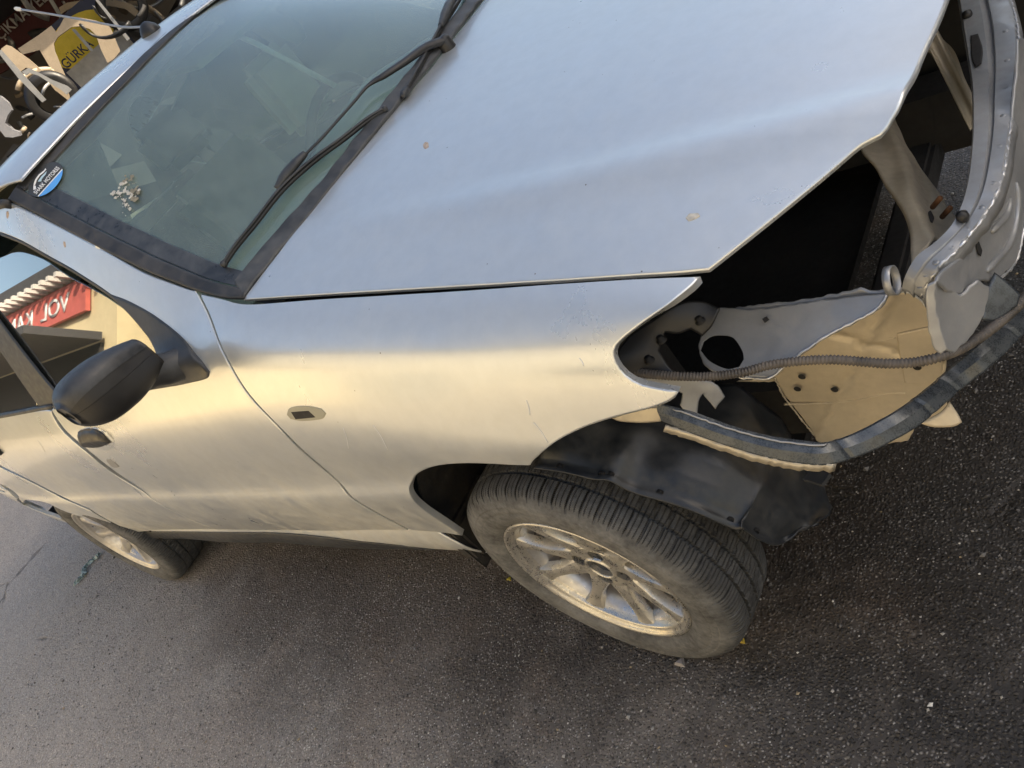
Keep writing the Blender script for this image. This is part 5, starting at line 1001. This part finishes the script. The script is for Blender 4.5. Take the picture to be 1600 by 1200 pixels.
pebble_mass('gravel', 20000, -3.4, 1.2, -1.75, .9, .0013, .0050, gm, 3, 'fine stone chips and grit scattered over the asphalt', [.38, .36, .17, .05, .04])
pebble_mass('coarse_grit', 1700, -3.2, 1.0, -1.7, .9, .004, .0085, gm, 8, 'larger pale stone chips strewn on the asphalt', [.40, .40, .13, .02, .05])
for i, t_ in enumerate(np.linspace(.05, .95, 13)):
    a_ = np.array(S_['tie_outer']); q = np.array([np.interp(t_, np.linspace(0, 1, len(a_)), a_[:, d]) for d in range(3)]); b_ = np.array(S_['tie_inner']); q2 = np.array([np.interp(t_, np.linspace(0, 1, len(b_)), b_[:, d]) for d in range(3)])
    q = q*.80+q2*.20; lathe('spot_weld', [(0, .0042), (.0014, .0036), (.0008, .0)], M['steel'], tb, 10, 'z', (q[0], q[1], q[2]+.0035))

for i in range(6):
    p, nn = side_path(S_['scratch%d' % i], .0004, 4); sweep('scratch', p, [(-.0007, 0), (0, .0004), (.0007, 0), (0, -.0004)], M['deco_white'], fdoor if i == 4 else fender, normals=nn)
for k_ in ('rust_a', 'rust_b'): panel('rust_spot', side, S_[k_], M['rustspot'], fdoor, scale=SV, res=.004, off=.0006, edge=.001, roll=.0004, thick=.0004)
sweep('dash_trim', S_['inner_strip'], circle(.010, 8, .6), M['white'], car)
sheet('driver_head_rest', S_['inner_trim'], M['beige'], car, res=.02, thick=.05)
sr = np.random.default_rng(31)
smats = [scrapbeige, scrapgrey, M['cave'], scrapbeige, M['trim'], scrapgrey, scrapwhite]
for i in range(34):
    m_, r_, z_ = sr.uniform(17.6, 19.8), sr.uniform(-1.5, 2.2), sr.uniform(1.9, 3.5); R_ = sr.uniform(.15, .6); a0_ = sr.uniform(0, 6.28); da = sr.uniform(.6, 2.6); tl = sr.uniform(.6, 1.3)
    pts = [bg(m_, r_, z_)+RV*R_*math.cos(t_)*tl+np.array([0, 0, R_*math.sin(t_)])+DV*.2*math.sin(t_*1.7) for t_ in np.linspace(a0_, a0_+da, 12)]
    w_ = sr.uniform(.025, .09); sweep('scrap_part', pts, [(-w_*.25, -w_), (w_*.25, -w_), (w_*.45, 0), (w_*.25, w_), (-w_*.25, w_)], smats[i % 7], hp)

er = np.random.default_rng(77); bright = simple('edge_highlight_steel', (.62, .63, .64), .35, .8, dust=.3)
for k_, pa, r_, mm in (('rail_edge', rl, .0022, bright), ('panel_edge', fp, .0020, bright), ('apron_edge', apn, .0016, M['tan']), ('apron_top', apn, .0018, bright)):
    pth = resample(catmull(np.array(S_[k_]), 6), .004); pth = pth+er.normal(0, .0004, pth.shape); sweep('fold_highlight', pth, circle(r_, 7), mm, pa, [1+.35*math.sin(i_*1.1)*math.sin(i_*.31) for i_ in range(len(pth))])  # folded edges in pale metal, with the edge highlight put into their colour
pth = resample(np.array(to)[18:], .005)+[0, 0, .002]; pth = pth+er.normal(0, .0006, pth.shape); sweep('weld_seam', pth, circle(.0022, 7), bright, tb, [1+.4*math.sin(i_*1.7) for i_ in range(len(pth))])

for k_, pa in (('slot1', lg), ('slot2', fp), ('slot3', rl)): sheet('slot', np.array(S_[k_])+np.array([.003, -.002, .004]), M['cave'], pa, res=.006, edge=.001, roll=.0003, thick=.001, bstep=.002)

for i in range(22):
    r_ = sr.uniform(-1.35, -.5) if i % 2 else sr.uniform(.75, 1.6); m_, z_ = sr.uniform(14.0, 15.6), sr.uniform(1.55, 2.15 if i % 2 else 2.75); R_ = sr.uniform(.12, .42); a0_ = sr.uniform(0, 6.28); da = sr.uniform(.5, 2.2)
    pts = [bg(m_, r_, z_)+RV*R_*math.cos(t_)*1.2+np.array([0, 0, R_*math.sin(t_)])+DV*.15*math.sin(t_*2.3) for t_ in np.linspace(a0_, a0_+da, 12)]
    w_ = sr.uniform(.012, .055); sweep('scrap_part', pts, [(-w_*.3, -w_), (w_*.3, -w_), (w_*.5, 0), (w_*.3, w_), (-w_*.3, w_)], [M['trim'], scrapgrey, M['cave'], scrapbeige][i % 4], hp)
def gpt(k_): return [np.array(q) for q in S_[k_]]
sc = gpt('scrap_strip'); gl2 = simple('blue_plastic', (.30, .40, .42), .25, dust=.3); V, F = [], []
rr = np.random.default_rng(2)
for i, q in enumerate(catmull(sc, 5)):
    t_ = i; w_ = .012+.008*math.sin(i*1.3)
    V += [q+[0, -w_, .004], q+[.01*rr.normal(), -w_*.3, .018+.006*math.sin(i*2.1)], q+[.008*rr.normal(), w_*.5, .014+.006*math.cos(i*1.7)], q+[0, w_, .004]]
n_ = len(V)//4
for i in range(n_-1):
    for j in range(3): F.append((i*4+j, i*4+j+1, (i+1)*4+j+1, (i+1)*4+j))
o = mesh_obj('plastic_scrap', V, F, gl2, None, False); o.modifiers.new('t', 'SOLIDIFY').thickness = .002; tag(o, 'crumpled pale blue plastic scrap on the asphalt beside the rear wheel', 'scrap')
for k_, lab, mcol in (('leaf_a', 'tiny yellow chip on the ground right of the front tyre', (.55, .40, .06)), ('leaf_b', 'tiny yellow chip on the ground left of the front tyre', (.60, .50, .05)), ('stone_a', 'pale three-cornered stone chip just below the front tyre', (.34, .31, .29))):
    q = gpt(k_)[0]; s = .008 if k_ != 'stone_a' else .013
    o = mesh_obj('yellow_chip' if k_ != 'stone_a' else 'stone_chip', [q+np.array(v)*s for v in ((-1, -.5, 0), (1, -.6, 0), (.2, .9, 0), (-.7, -.3, .6), (.7, -.4, .7), (.15, .6, .55))], [(0, 2, 1), (3, 4, 5), (0, 1, 4, 3), (1, 2, 5, 4), (2, 0, 3, 5)], simple('chip_'+k_, mcol, .6), None, False); tag(o, lab, 'chip' if k_ != 'stone_a' else 'stone')
